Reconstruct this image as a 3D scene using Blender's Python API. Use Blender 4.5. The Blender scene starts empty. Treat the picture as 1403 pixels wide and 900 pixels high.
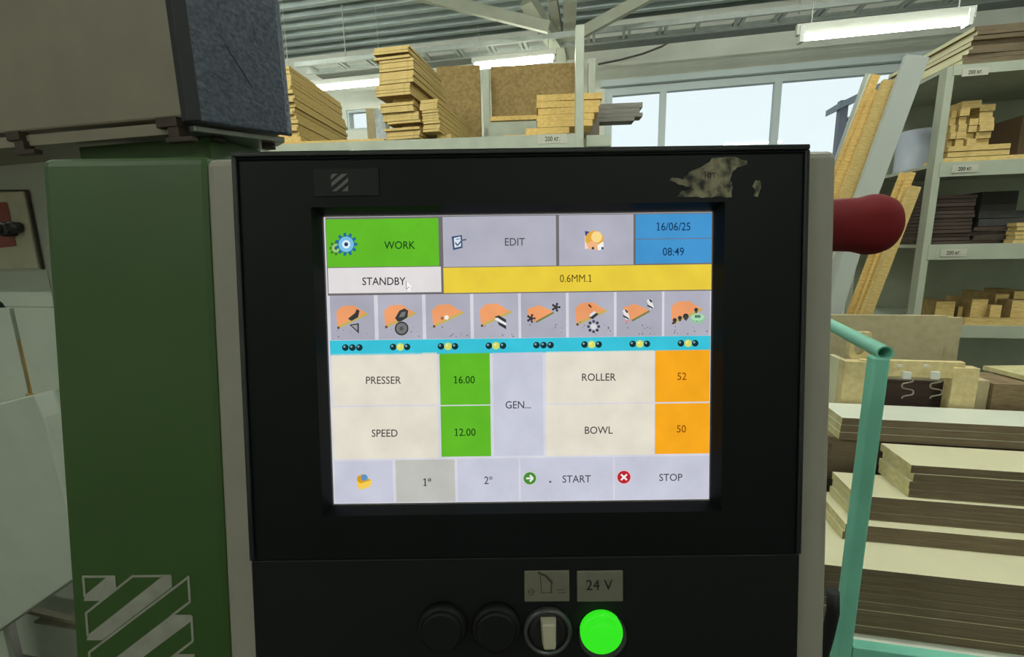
import bpy, bmesh, math, random
from mathutils import Vector, Matrix
random.seed(7)
PI = math.pi
sc = bpy.context.scene
COL = sc.collection

# ------------------------------------------------------------------ camera
FPX, CX, CY = 620.0, 701.5, 450.0
CAM = Vector((0, 0, 1.5))
_down = Vector((69, 3450, FPX)).normalized()                 # world down seen by the camera (x right, y down, z forward)
_yd = -(128 * 69 + FPX * FPX) / 3450.0
_ey = Vector((128, _yd, FPX)).normalized()                   # hall depth direction (+Y)
_ez = -_down
_ex = _ey.cross(_ez).normalized()
RIGHT = Vector((_ex.x, _ey.x, _ez.x))
DOWN = Vector((_ex.y, _ey.y, _ez.y))
FWD = Vector((_ex.z, _ey.z, _ez.z))
cam_d = bpy.data.cameras.new('camera'); cam = bpy.data.objects.new('camera', cam_d); COL.objects.link(cam)
cam_d.sensor_fit = 'HORIZONTAL'; cam_d.sensor_width = 36.0; cam_d.lens = 36.0 * FPX / 1403.0
cam_d.clip_start = 0.01; cam_d.clip_end = 200
m = Matrix.Identity(4)
for i in range(3):
    m[i][0] = RIGHT[i]; m[i][1] = -DOWN[i]; m[i][2] = -FWD[i]; m[i][3] = CAM[i]
cam.matrix_world = m
sc.camera = cam

# ------------------------------------------------------------------ world, exposure
sc.view_settings.view_transform = 'Standard'; sc.view_settings.look = 'None'
sc.view_settings.gamma = 1.0; sc.view_settings.use_curve_mapping = False
sc.view_settings.exposure = 0.0
w = bpy.data.worlds.new('overcast_sky'); sc.world = w; w.use_nodes = True
bg = w.node_tree.nodes['Background']
bg.inputs[0].default_value = (0.90, 0.97, 1.0, 1); bg.inputs[1].default_value = 1.08
LAMP_STRENGTH = 185.0

# ------------------------------------------------------------------ helpers
def ray(px, py):
    return RIGHT * (px - CX) + DOWN * (py - CY) + FWD * FPX

class Frame:
    def __init__(s, o, ax, ay, az):
        s.o = Vector(o); s.a = [Vector(ax).normalized(), Vector(ay).normalized(), Vector(az).normalized()]
        M = Matrix.Identity(4)
        for i in range(3):
            for j in range(3): M[i][j] = s.a[j][i]
            M[i][3] = s.o[i]
        s.mat = M
    def pix(s, px, py, axis, val):
        d = ray(px, py); n = s.a[axis]
        t = (val - (CAM - s.o).dot(n)) / d.dot(n)
        p = CAM + d * t - s.o
        return Vector((p.dot(s.a[0]), p.dot(s.a[1]), p.dot(s.a[2])))

def yaw_frame(o, deg):
    c, s_ = math.cos(math.radians(deg)), math.sin(math.radians(deg))
    return Frame(o, (c, s_, 0), (-s_, c, 0), (0, 0, 1))
B = yaw_frame((0, 0, 0), 0)                                  # the hall

def lin(c):
    return tuple(((v / 12.92) if v <= 0.04045 else ((v + 0.055) / 1.055) ** 2.4) for v in [x / 255.0 for x in c])

MATS = {}
def mat(name, rgb, rough=0.6, metal=0.0, noise=0.0, scale=8.0, stretch=(1, 1, 1), rgb2=None, bump=0.0, spec=0.5, fac=(0.35, 0.7)):
    """painted / wood / metal surface; rgb, rgb2 in 0-255 sRGB, blended by object-space noise"""
    if name in MATS: return MATS[name]
    M = bpy.data.materials.new(name); M.use_nodes = True; nt = M.node_tree; b = nt.nodes['Principled BSDF']
    b.inputs['Roughness'].default_value = rough; b.inputs['Metallic'].default_value = metal
    b.inputs['Specular IOR Level'].default_value = spec
    c1 = lin(rgb)
    b.inputs['Base Color'].default_value = (*c1, 1)
    if noise or rgb2:
        c2 = lin(rgb2) if rgb2 else tuple(v * (1 - noise) for v in c1)
        tc = nt.nodes.new('ShaderNodeTexCoord'); mp = nt.nodes.new('ShaderNodeMapping'); mp.inputs['Scale'].default_value = stretch
        nz = nt.nodes.new('ShaderNodeTexNoise'); nz.inputs['Scale'].default_value = scale; nz.inputs['Detail'].default_value = 6
        rp = nt.nodes.new('ShaderNodeValToRGB'); rp.color_ramp.elements[0].position = fac[0]; rp.color_ramp.elements[1].position = fac[1]
        rp.color_ramp.elements[0].color = (*c1, 1); rp.color_ramp.elements[1].color = (*c2, 1)
        nt.links.new(tc.outputs['Object'], mp.inputs[0]); nt.links.new(mp.outputs[0], nz.inputs['Vector'])
        nt.links.new(nz.outputs['Fac'], rp.inputs[0]); nt.links.new(rp.outputs[0], b.inputs['Base Color'])
        if bump:
            bp = nt.nodes.new('ShaderNodeBump'); bp.inputs['Strength'].default_value = bump; bp.inputs['Distance'].default_value = 0.002
            nt.links.new(nz.outputs['Fac'], bp.inputs['Height']); nt.links.new(bp.outputs[0], b.inputs['Normal'])
    MATS[name] = M
    return M

def emit(name, rgb, strength=1.0, dirt=0.0):
    if name in MATS: return MATS[name]
    M = bpy.data.materials.new(name); M.use_nodes = True; nt = M.node_tree; nt.nodes.clear()
    e = nt.nodes.new('ShaderNodeEmission'); o = nt.nodes.new('ShaderNodeOutputMaterial')
    e.inputs[0].default_value = (*lin(rgb), 1); e.inputs[1].default_value = strength
    nt.links.new(e.outputs[0], o.inputs[0])
    if dirt:
        tc = nt.nodes.new('ShaderNodeTexCoord'); nz = nt.nodes.new('ShaderNodeTexNoise'); nz.inputs['Scale'].default_value = 45; nz.inputs['Detail'].default_value = 8
        rp = nt.nodes.new('ShaderNodeMapRange'); rp.inputs[1].default_value = 0.3; rp.inputs[2].default_value = 0.75
        rp.inputs[3].default_value = strength * (1 + dirt * 0.5); rp.inputs[4].default_value = strength * (1 - dirt)
        nt.links.new(tc.outputs['Object'], nz.inputs['Vector']); nt.links.new(nz.outputs['Fac'], rp.inputs[0]); nt.links.new(rp.outputs[0], e.inputs[1])
    MATS[name] = M
    return M

class MB:
    def __init__(s): s.v = []; s.f = []; s.mi = []; s.sm = []
    def face(s, pts, mi=0, smooth=False):
        k = len(s.v); s.v += [Vector(p) for p in pts]; s.f.append(list(range(k, k + len(pts)))); s.mi.append(mi); s.sm.append(smooth); return s
    def box(s, x0, x1, y0, y1, z0, z1, mi=0):
        x0, x1 = min(x0, x1), max(x0, x1); y0, y1 = min(y0, y1), max(y0, y1); z0, z1 = min(z0, z1), max(z0, z1)
        k = len(s.v)
        s.v += [Vector(p) for p in ((x0, y0, z0), (x1, y0, z0), (x1, y1, z0), (x0, y1, z0), (x0, y0, z1), (x1, y0, z1), (x1, y1, z1), (x0, y1, z1))]
        for f in ((0, 3, 2, 1), (4, 5, 6, 7), (0, 1, 5, 4), (1, 2, 6, 5), (2, 3, 7, 6), (3, 0, 4, 7)):
            s.f.append([k + i for i in f]); s.mi.append(mi); s.sm.append(False)
        return s
    def hexa(s, p, mi=0):                                    # 8 corners, bottom ring then top ring (both counter-clockwise from above)
        k = len(s.v); s.v += [Vector(q) for q in p]
        for f in ((3, 2, 1, 0), (4, 5, 6, 7), (0, 1, 5, 4), (1, 2, 6, 5), (2, 3, 7, 6), (3, 0, 4, 7)):
            s.f.append([k + i for i in f]); s.mi.append(mi); s.sm.append(False)
        return s
    def prism(s, poly, axis, a, b, mi=0, smooth=False):      # 2-D polygon (other two axes in cyclic order) extruded along axis
        def q(p, t):
            r = [0, 0, 0]; r[axis] = t; r[(axis + 1) % 3] = p[0]; r[(axis + 2) % 3] = p[1]; return Vector(r)
        n = len(poly); k = len(s.v)
        area = sum(poly[i][0] * poly[(i + 1) % n][1] - poly[(i + 1) % n][0] * poly[i][1] for i in range(n))
        if (area < 0) != (b < a): poly = list(reversed(poly))
        s.v += [q(p, a) for p in poly] + [q(p, b) for p in poly]
        s.f.append([k + i for i in reversed(range(n))]); s.f.append([k + n + i for i in range(n)]); s.mi += [mi, mi]; s.sm += [False, False]
        for i in range(n):
            j = (i + 1) % n; s.f.append([k + i, k + j, k + n + j, k + n + i]); s.mi.append(mi); s.sm.append(smooth)
        return s
    def lathe(s, prof, c, axis, n=28, mi=0):                 # prof: (radius, height along axis vector)
        ax = Vector(axis).normalized(); t = Vector((1, 0, 0)) if abs(ax.x) < 0.8 else Vector((0, 1, 0))
        u = ax.cross(t).normalized(); v = ax.cross(u); c = Vector(c); k = len(s.v); m_ = len(prof)
        for r, h in prof:
            for i in range(n):
                a = 2 * PI * i / n; s.v.append(c + ax * h + (u * math.cos(a) + v * math.sin(a)) * r)
        for j in range(m_ - 1):
            for i in range(n):
                i2 = (i + 1) % n; s.f.append([k + j * n + i, k + j * n + i2, k + (j + 1) * n + i2, k + (j + 1) * n + i]); s.mi.append(mi); s.sm.append(True)
        s.f.append([k + i for i in reversed(range(n))]); s.f.append([k + (m_ - 1) * n + i for i in range(n)]); s.mi += [mi, mi]; s.sm += [False, False]
        return s
    def tube(s, path, r, n=12, mi=0, cap=True):
        path = [Vector(p) for p in path]; k = len(s.v); m_ = len(path); up = None
        for j, p in enumerate(path):
            d = (path[min(j + 1, m_ - 1)] - path[max(j - 1, 0)]).normalized()
            if up is None: up = Vector((0, 0, 1)) if abs(d.z) < 0.9 else Vector((1, 0, 0))
            u = d.cross(up).normalized(); v = u.cross(d)
            for i in range(n):
                a = 2 * PI * i / n; s.v.append(p + (u * math.cos(a) + v * math.sin(a)) * r)
        for j in range(m_ - 1):
            for i in range(n):
                i2 = (i + 1) % n; s.f.append([k + j * n + i, k + j * n + i2, k + (j + 1) * n + i2, k + (j + 1) * n + i]); s.mi.append(mi); s.sm.append(True)
        if cap:
            s.f.append([k + i for i in reversed(range(n))]); s.f.append([k + (m_ - 1) * n + i for i in range(n)]); s.mi += [mi, mi]; s.sm += [False, False]
        return s
    def bar(s, a, b, wx, wy, mi=0, up=(0, 0, 1)):            # rectangular bar from a to b
        a, b = Vector(a), Vector(b); d = (b - a).normalized(); up = Vector(up)
        if abs(d.dot(up)) > 0.95: up = Vector((0, 1, 0))
        u = d.cross(up).normalized() * wx / 2; v = u.cross(d).normalized() * wy / 2
        return s.hexa([a - u - v, a + u - v, a + u + v, a - u + v, b - u - v, b + u - v, b + u + v, b - u + v], mi)
    def text(s, string, place, height, mi=0, sx=1.0, bold=0.0):    # place(x, y) -> point; text is centred on 0,0 with the given cap height
        for tri in text_tris(string, bold):
            s.face([place(x * height * sx, y * height) for x, y in tri], mi)
        return s
    def build(s, name, mats, parent=None, frame=None, bevel=0.0, seg=2, smooth=False):
        me = bpy.data.meshes.new(name); me.from_pydata([tuple(v) for v in s.v], [], s.f)
        for mm in (mats if isinstance(mats, (list, tuple)) else [mats]): me.materials.append(mm)
        me.polygons.foreach_set('material_index', s.mi); me.polygons.foreach_set('use_smooth', [a or smooth for a in s.sm]); me.update()
        bm = bmesh.new(); bm.from_mesh(me); bmesh.ops.recalc_face_normals(bm, faces=[f for f in bm.faces]) if s.closed else None; bm.to_mesh(me); bm.free()
        o = bpy.data.objects.new(name, me); COL.objects.link(o)
        if parent is not None: o.parent = parent
        if frame is not None: o.matrix_world = frame.mat
        if bevel:
            bv = o.modifiers.new('bevel', 'BEVEL'); bv.width = bevel; bv.segments = seg; bv.limit_method = 'ANGLE'; bv.angle_limit = math.radians(35)
        return o
    closed = False

_txt = {}
def text_tris(string, bold=0.0, raw=False):
    key = (string, bold, raw)
    if key in _txt: return _txt[key]
    cu = bpy.data.curves.new('lettering', 'FONT'); cu.body = string; cu.align_x = 'CENTER'; cu.size = 1.0; cu.offset = bold; cu.resolution_u = 3
    ob = bpy.data.objects.new('lettering', cu); COL.objects.link(ob)
    dg = bpy.context.evaluated_depsgraph_get(); me = ob.evaluated_get(dg).to_mesh()
    me.calc_loop_triangles()
    out = [[(me.vertices[i].co.x / 0.72, (me.vertices[i].co.y - 0.36) / 0.72) for i in t.vertices] for t in me.loop_triangles]
    ob.evaluated_get(dg).to_mesh_clear()
    bpy.data.objects.remove(ob); bpy.data.curves.remove(cu)
    if not raw and '1' in string and len(string) > 1:                    # the plain stem gets the flag and foot of the display's figure one
        x_first = min(p[0] for t in out for p in t)
        def right(q):
            tr = text_tris(q, bold, True); return max(p[0] for t in tr for p in t) - min(p[0] for t in tr for p in t)
        top = max(p[1] for t in out for p in t); low = -0.5
        for n_, ch in enumerate(string):
            if ch != '1': continue
            xr = x_first + (right(string[:n_] + '1') if n_ else 0.14); xl = xr - 0.14; tp = 0.46
            out += [[(xl, tp), (xl - .2, tp - .12), (xl - .2, tp - .24)], [(xl, tp), (xl - .2, tp - .24), (xl, tp - .13)],
                    [(xl - .16, low), (xr + .16, low), (xr + .16, low + .1)], [(xl - .16, low), (xr + .16, low + .1), (xl - .16, low + .1)]]
    _txt[key] = out
    return out

def tag(o, label=None, cat=None, group=None, kind=None):
    if label: o['label'] = label
    if cat: o['category'] = cat
    if group: o['group'] = group
    if kind: o['kind'] = kind
    return o
def empty(name, frame=None, label=None, cat=None, group=None, at=None):
    o = bpy.data.objects.new(name, None); COL.objects.link(o); o.empty_display_size = 0.05
    if frame is not None: o.matrix_world = frame.mat
    if at is not None: o.location = at
    return tag(o, label, cat, group)
def struct(name, mb, mats, parent=None, **k):
    o = mb.build(name, mats, parent, **k)
    if parent is None: o['kind'] = 'structure'
    return o
_boxmesh = {}
ORD = ['', 'first', 'second', 'third', 'fourth', 'fifth', 'sixth', 'seventh', 'eighth', 'ninth', 'tenth', 'eleventh', 'twelfth', 'thirteenth', 'fourteenth', 'fifteenth', 'sixteenth', 'seventeenth', 'eighteenth', 'nineteenth', 'twentieth']
def ordinal(n):
    return ORD[n] if n <= 20 else ('twenty-' if n < 30 else 'thirty-') + ORD[n % 10] if n % 10 else 'thirtieth'
COUNT = {}
def numbered(label, key):
    """'{}' in a label becomes the board's place in its pile, counted from the bottom"""
    if '{}' not in label: return label
    COUNT[key] = COUNT.get(key, 0) + 1
    return label.replace('{}', 'lowest' if COUNT[key] == 1 else ordinal(COUNT[key]) + ' from the bottom')
def block(name, mats, frame, x0, x1, y0, y1, z0, z1, label, cat, group=None, yaw=0.0, bevel=0.0008, edge=None):
    """one board: an own mesh with its origin at its base centre; mats = [faces, ends, front]"""
    cx, cy = (x0 + x1) / 2, (y0 + y1) / 2; hx, hy, h = abs(x1 - x0) / 2, abs(y1 - y0) / 2, abs(z1 - z0)
    mb = MB().box(-hx, hx, -hy, hy, 0, h)
    ms = mats if isinstance(mats, (list, tuple)) else [mats]
    if len(ms) == 3: mb.mi = [0, 0, 1, 2, 1, 2]               # faces, front and back edges, end edges
    o = mb.build(name, ms)
    o.matrix_world = frame.mat @ Matrix.Translation((cx, cy, min(z0, z1))) @ Matrix.Rotation(math.radians(yaw), 4, 'Z')
    return tag(o, numbered(label, group or label), cat, group)

# ------------------------------------------------------------------ materials
beige = mat('beige_paint', (129, 120, 103), 0.55, noise=0.12, scale=14)
housing_m = mat('taupe_paint', (142, 138, 126), 0.5, noise=0.08, scale=30)
green = mat('green_paint', (48, 79, 28), 0.45, noise=0.14, scale=6)
black = mat('black_plastic', (10, 15, 16), 0.5, noise=0.25, scale=20, spec=0.18)
black2 = mat('black_panel', (9, 12, 12), 0.6, noise=0.25, scale=12, spec=0.3)
rubber = mat('worn_black_rubber', (44, 51, 62), 0.4, rgb2=(82, 94, 112), scale=200, bump=0.6, fac=(.3, .85))
silver_print = mat('silver_print', (150, 150, 138), 0.5, noise=0.25, scale=60)
red_m = mat('red_plastic', (112, 30, 34), 0.75, spec=0.15)
legend_m = mat('legend_plate', (108, 106, 92), 0.5, noise=0.15, scale=80)
ink = mat('black_ink', (12, 12, 12), 0.6)
collar_m = mat('dark_grey_collar', (72, 74, 74), 0.35, metal=0.4)
lever_m = mat('ivory_lever', (172, 168, 142), 0.5)
cab_white = mat('grey_white_paint', (182, 190, 176), 0.5, noise=0.1, scale=10)
plate_m = mat('plate_paint', (196, 192, 166), 0.5, noise=0.15, scale=20)
rust = mat('rusty_brown', (62, 48, 38), 0.7, noise=0.4, scale=60)
steel = mat('brushed_steel', (165, 168, 165), 0.35, metal=0.8, noise=0.3, scale=40)
brass = mat('brass', (190, 150, 70), 0.4, metal=0.5, noise=0.3, scale=30)
wall_m = mat('wall_plaster', (214, 216, 204), 0.85, noise=0.1, scale=3)
floor_m = mat('dusty_concrete', (84, 82, 76), 0.8, noise=0.3, scale=4)
deck_m = mat('zinc_deck', (164, 176, 174), 0.45, metal=0.2, noise=0.15, scale=5)
beam_m = mat('beam_paint', (165, 168, 150), 0.6, noise=0.15, scale=6)
tray_m = mat('galvanised', (176, 182, 176), 0.45, metal=0.3, noise=0.15, scale=20)
white_p = mat('white_pvc', (222, 224, 218), 0.4)
frame_m = mat('window_white', (188, 200, 200), 0.5)
rack_m = mat('rack_grey', (182, 188, 170), 0.5, noise=0.12, scale=12)
tur = mat('turquoise_paint', (132, 210, 184), 0.4, noise=0.15, scale=12)
chip = mat('chipboard_edge', (222, 194, 128), 0.8, rgb2=(196, 166, 100), scale=70, stretch=(0.6, 0.6, 3))
chip_y = mat('yellow_wood', (236, 200, 124), 0.75, rgb2=(204, 168, 94), scale=40, stretch=(1, 1, 4))
chip_d = mat('chipboard_dark', (146, 126, 94), 0.85, rgb2=(120, 100, 72), scale=70, stretch=(0.6, 0.6, 3))
chip_f = mat('chipboard_face', (168, 142, 92), 0.85, rgb2=(140, 114, 70), scale=40)
mdf = mat('fibreboard', (192, 180, 144), 0.85, rgb2=(180, 167, 130), scale=50)
lam = mat('cream_laminate', (226, 220, 184), 0.5, noise=0.06, scale=10)
lam_w = mat('white_laminate', (226, 228, 212), 0.45, noise=0.05, scale=10)
brown_edge = mat('brown_core', (124, 108, 86), 0.85, rgb2=(98, 84, 64), scale=55, stretch=(0.25, 1, 5))
pale_end = mat('pale_end', (214, 206, 158), 0.7, rgb2=(192, 180, 128), scale=60)
dark_brown = mat('dark_brown_board', (74, 58, 50), 0.7, rgb2=(58, 46, 40), scale=30, stretch=(0.5, 1, 6))
dark_grey_b = mat('dark_grey_board', (60, 60, 60), 0.7, rgb2=(48, 48, 48), scale=30)
pale_grey = mat('pale_grey_board', (186, 192, 186), 0.6, noise=0.06, scale=8)
roll_m = mat('film_roll', (196, 204, 220), 0.35, noise=0.1, scale=30, stretch=(1, 1, 0.3))
paper = mat('paper_label', (200, 200, 184), 0.7, noise=0.1, scale=50)
tube_m = emit('fluorescent_tube', (250, 255, 244), LAMP_STRENGTH)
WOOD = [chip_f, chip, chip]
WOOD_Y = [chip_y, chip_y, chip_y]

# ================================================================== THE HALL
WY = 6.4; CZ = B.pix(500, 68, 1, WY).z                                           # back wall, ceiling
XL, XR, YF = -6.5, 5.2, -4.5
struct('floor', MB().box(XL - .2, XR + .2, YF - .2, WY + .2, -0.2, 0), floor_m)
# ceiling: trapezoid metal deck, ribs running along X
prof = []
y = YF - .2
while y < WY + .2:
    prof += [(y, CZ), (y + .06, CZ), (y + .075, CZ + .07), (y + .195, CZ + .07)]
    y += .21
mb = MB()
poly = prof + [(prof[-1][0], CZ + .16), (prof[0][0], CZ + .16)]
mb.prism(poly, 0, XL - .2, XR + .2); mb.closed = True
struct('ceiling', mb, deck_m)
struct('wall_left', MB().box(XL - .2, XL, YF - .2, WY + .2, 0, CZ), wall_m)
struct('wall_right', MB().box(XR, XR + .2, YF - .2, WY + .2, 0, CZ), wall_m)
struct('wall_front', MB().box(XL, XR, YF - .2, YF, 0, CZ), wall_m)

# window strip in the back wall
wl = B.pix(829, 150, 1, WY).x; wr = 4.9
wt = B.pix(1000, 106, 1, WY).z; wb = wt - 1.75
w2 = [B.pix(474, 150, 1, WY).x, B.pix(506, 150, 1, WY).x, B.pix(490, 178, 1, WY).z, B.pix(490, 150, 1, WY).z]
mb = MB()
mb.box(XL, w2[0], WY, WY + .2, 0, CZ).box(w2[1], wl, WY, WY + .2, 0, CZ).box(wr, XR, WY, WY + .2, 0, CZ)
mb.box(w2[0], w2[1], WY, WY + .2, 0, w2[2]).box(w2[0], w2[1], WY, WY + .2, w2[3], CZ)
mb.box(wl, wr, WY, WY + .2, 0, wb).box(wl, wr, WY, WY + .2, wt, CZ)
struct('wall_back', mb, wall_m)
def glass():
    M = bpy.data.materials.new('window_glass'); M.use_nodes = True; nt = M.node_tree; nt.nodes.clear()
    t = nt.nodes.new('ShaderNodeBsdfTransparent'); g = nt.nodes.new('ShaderNodeBsdfGlossy'); g.inputs['Roughness'].default_value = 0.02
    f = nt.nodes.new('ShaderNodeFresnel'); f.inputs[0].default_value = 1.45; mx = nt.nodes.new('ShaderNodeMixShader'); o = nt.nodes.new('ShaderNodeOutputMaterial')
    t.inputs[0].default_value = (0.95, 0.98, 0.98, 1)
    nt.links.new(f.outputs[0], mx.inputs[0]); nt.links.new(t.outputs[0], mx.inputs[1]); nt.links.new(g.outputs[0], mx.inputs[2]); nt.links.new(mx.outputs[0], o.inputs[0])
    return M
glass_m = glass()
win = empty('window_1'); win['kind'] = 'structure'; win.location = (0, 0, 0)
mb = MB(); fw = .09
mb.box(wl, wl + fw, WY + .02, WY + .1, wb, wt).box(wr - fw, wr, WY + .02, WY + .1, wb, wt)
mb.box(wl + fw, wr - fw, WY + .02, WY + .1, wt - fw, wt).box(wl + fw, wr - fw, WY + .02, WY + .1, wb, wb + fw)
mb.build('window_frame', frame_m, win)
MB().box(wl - .06, wr, WY - .07, WY + .03, wt + .0, wt + .07).build('window_head', frame_m, win)
MB().box(wl - .06, wr, WY - .12, WY + .03, wb - .05, wb).build('window_sill', frame_m, win)
mulls = [B.pix(908, 160, 1, WY).x, B.pix(1065, 150, 1, WY).x]
mulls.append(mulls[1] + (mulls[1] - mulls[0]))
xs = [wl + fw - .005] + mulls + [wr - fw + .005]
for x in mulls: MB().box(x - .04, x + .04, WY + .02, WY + .1, wb + fw, wt - fw).build('mullion', frame_m, win)
for a, b in zip(xs[:-1], xs[1:]):
    MB().box(a + .001, b - .001, WY + .055, WY + .065, wb + fw - .01, wt - fw + .01).build('pane', glass_m, win)
win2 = empty('window_2'); win2['kind'] = 'structure'
MB().box(w2[0] + .03, w2[1] - .03, WY + .02, WY + .08, w2[2], w2[2] + .03).box(w2[0] + .03, w2[1] - .03, WY + .02, WY + .08, w2[3] - .03, w2[3]) \
    .box(w2[0], w2[0] + .03, WY + .02, WY + .08, w2[2], w2[3]).box(w2[1] - .03, w2[1], WY + .02, WY + .08, w2[2], w2[3]).build('window_frame', frame_m, win2)
MB().box(w2[0] + .02, w2[1] - .02, WY + .045, WY + .055, w2[2] + .02, w2[3] - .02).build('pane', glass_m, win2)
# outside: yard and a small lean-to canopy
struct('ground_outside', MB().box(-30, 40, WY + .3, 60, -.4, -.2), mat('yard', (150, 152, 146), 0.9, noise=0.2, scale=1))
CYD = 9.0
a = B.pix(1150, 149, 1, CYD); c = B.pix(1212, 119, 1, CYD); p_ = B.pix(1157, 165, 1, CYD)
can = empty('roof_canopy', None, 'grey sloping roof edge of a lean-to outside the window', 'canopy', at=(p_.x, CYD, -.2))
can_o = Vector((p_.x, CYD, -.2))
def rel(v, o): return Vector(v) - o
d = (c - a).normalized()
mb = MB().hexa([rel(q, can_o) for q in (a, a + d * 2.2, a + d * 2.2 + Vector((0, .5, 0)), a + Vector((0, .5, 0)), a + Vector((0, 0, .1)), a + d * 2.2 + Vector((0, 0, .1)), a + d * 2.2 + Vector((0, .5, .1)), a + Vector((0, .5, .1)))])
mb.build('roof', mat('canopy_grey', (120, 130, 138), 0.6), can)
MB().box(-.06, .06, .05, .17, 0, a.z + d.z * .35 + .2).build('post', mat('canopy_post', (96, 100, 112), 0.6), can)
q1 = p_ + Vector((.1, 0, .0)); q2 = q1 + d * 1.6
MB().bar(rel(q1 + Vector((0, .1, 0)), can_o), rel(q2 + Vector((0, .1, 0)), can_o), .08, .14).build('fascia', mat('canopy_fascia', (150, 158, 176), 0.6), can)

# roof steelwork
def beam(px0, py0, Y0, px1, py1, Y1, w_, h_, label, ext0=0.0, ext1=0.0, name='roof_brace'):
    a, b = B.pix(px0, py0, 1, Y0), B.pix(px1, py1, 1, Y1); d = (b - a).normalized(); a = a - d * ext0; b = b + d * ext1
    mid = (a + b) / 2
    o = MB().bar(a - mid, b - mid, w_, h_).build(name, beam_m); o.location = mid
    return tag(o, label, 'beam', 'roof steelwork')
beam(722, 0, 4.9, 762, 62, 5.35, .14, .10, 'wide pale steel brace rising from the cable ladder joint', .0, .0)
beam(757, 0, 5.1, 771, 84, 5.55, .10, .07, 'narrow steel strut between the two wide roof braces', .0, .0)
beam(781, 0, 5.0, 779, 78, 5.6, .13, .08, 'pale steel brace just behind the tall rack post', .0, .0)
beam(590, -3, 4.6, 738, 34, 4.75, .05, .10, 'long thin steel purlin running across the deck towards the braces', .5, .1, 'roof_purlin')
beam(806, 40, 4.85, 890, -6, 4.7, .05, .10, 'thin steel purlin sloping away right of the tall rack post', .1, .5, 'roof_purlin')

# cable ladder under the deck, perforated tray and conduit below it
TY = 5.15
tz = B.pix(909, 36, 1, TY).z
lad = empty('cable_ladder', None, 'galvanised cable ladder with paired rungs hanging below the metal deck', 'cable tray', at=(0, TY, tz))
XA, XB = -3.6, 4.6
MB().box(XA, XB, -.015, .015, 0, .05).build('rail', tray_m, lad)
MB().box(XA, XB, .22, .25, 0, .05).build('rail', tray_m, lad)
x = XA + .15; k = 0
rung = None
while x < XB:
    for dx in ((0, .055) if k % 4 else (0,)):
        if rung is None:
            rung = MB().box(-.014, .014, .015, .22, .01, .04).build('rung', tray_m, lad); o = rung
        else:
            o = rung.copy(); COL.objects.link(o); o.parent = lad
        o.location = (x + dx, 0, 0)
    x += .36; k += 1
for hx in (B.pix(472, 60, 1, TY + .1).x, B.pix(1096, 10, 1, TY + .1).x):
    MB().box(hx - .005, hx + .005, .1, .11, .02, CZ - tz).build('hanger_rod', tray_m, lad)
tz2 = B.pix(909, 52, 1, 5.55).z
tr = empty('perforated_tray', None, 'grey perforated cable tray with dark slots beneath the ladder', 'cable tray', at=(0, 5.55, tz2))
tray_g = mat('tray_grey', (120, 124, 116), 0.5, metal=0.3, noise=0.2, scale=15)
MB().box(XA, XB, 0, .004, 0, .02).box(XA, XB, 0, .004, .036, .055).box(XA, XB, .004, .16, 0, .004).build('tray_body', tray_g, tr)
mb = MB(); x = XA
while x < XB:
    mb.box(x + .045, min(x + .09, XB), 0, .004, .02, .036); x += .09
o = mb.build('slotted_web', tray_g, tr); o['kind'] = 'stuff'
for hx in (-3.0, B.pix(790, 50, 1, 5.6).x, 4.3): MB().box(hx - .012, hx + .012, .16, WY - 5.55, 0, .02).build('wall_bracket', tray_m, tr)
tz3 = B.pix(900, 49, 1, 5.45).z
o = MB().tube([(XA - .0, 0, 0), (XB, 0, 0)], .018).build('conduit', white_p); o.location = (0, 5.72, B.pix(909, 54.5, 1, 5.72).z)
tag(o, 'thin white conduit pipe running below the perforated tray', 'pipe')
cp = [B.pix(918, 57, 1, 5.85), B.pix(906, 64, 1, 5.9), B.pix(880, 74, 1, 5.9), B.pix(850, 82, 1, 6.2), B.pix(820, 88, 1, 6.35)]
o0 = cp[0].copy(); o = MB().tube([p - o0 for p in cp], .012, 6).build('cable', mat('cable_grey', (96, 98, 92), 0.6)); o.location = o0
tag(o, 'loose grey cable drooping from the tray along the wall above the window', 'cable')

# fluorescent battens
def batten(a, b, label, group='fluorescent battens', r_=.019, m_=None, place=None):
    """a, b: ends of the tube; place names a lamp outside the picture"""
    a, b = Vector(a), Vector(b); L = (b - a).length; d = (b - a).normalized(); mid = (a + b) / 2
    ang = math.atan2(d.y, d.x)
    r = empty('fluorescent_lamp' if place is None else 'lamp_%s_offscreen' % place, None, label, 'lamp', group, at=mid); r.rotation_euler.z = ang
    h = L / 2
    MB().box(-h - .04, h + .04, -r_ * .8, r_ * .8, r_ * .75, .075).build('lamp_housing', mat('lamp_grey', (196, 198, 188), 0.5), r)
    MB().tube([(-h, 0, 0), (h, 0, 0)], r_, 12).build('tube' if place is None else 'tube_%s_offscreen' % place, m_ or tube_m, r)
    for s_ in (-1, 1): MB().box(s_ * h - .012 + .012 * s_, s_ * h + .012 + .012 * s_, -.026, .026, -.03, .06).build('end_cap', white_p, r)
    for s_ in (-.9, .9): MB().box(s_ * h - .003, s_ * h + .003, -.003, .003, .07, CZ - mid.z + .02).build('hanger_rod', tray_m, r)
    return r
L3a, L3b = B.pix(1100, 48, 1, 3.4), B.pix(1322, 33, 1, 3.4)
zl = (L3a.z + L3b.z) / 2; L3a.z = L3b.z = zl
batten(L3a, L3b, 'long fluorescent batten with thin tube above the tops of the leaning boards')
l2a, l2b = B.pix(652, 89, 1, 5.0), B.pix(757, 81, 1, 5.0); z2 = (l2a.z + l2b.z) / 2; l2a.z = l2b.z = z2
batten(l2a, l2b, 'glowing fluorescent batten above the big brown chipboard sheets', r_=.034, m_=emit('diffused_tube', (250, 255, 238), 42))
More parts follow.
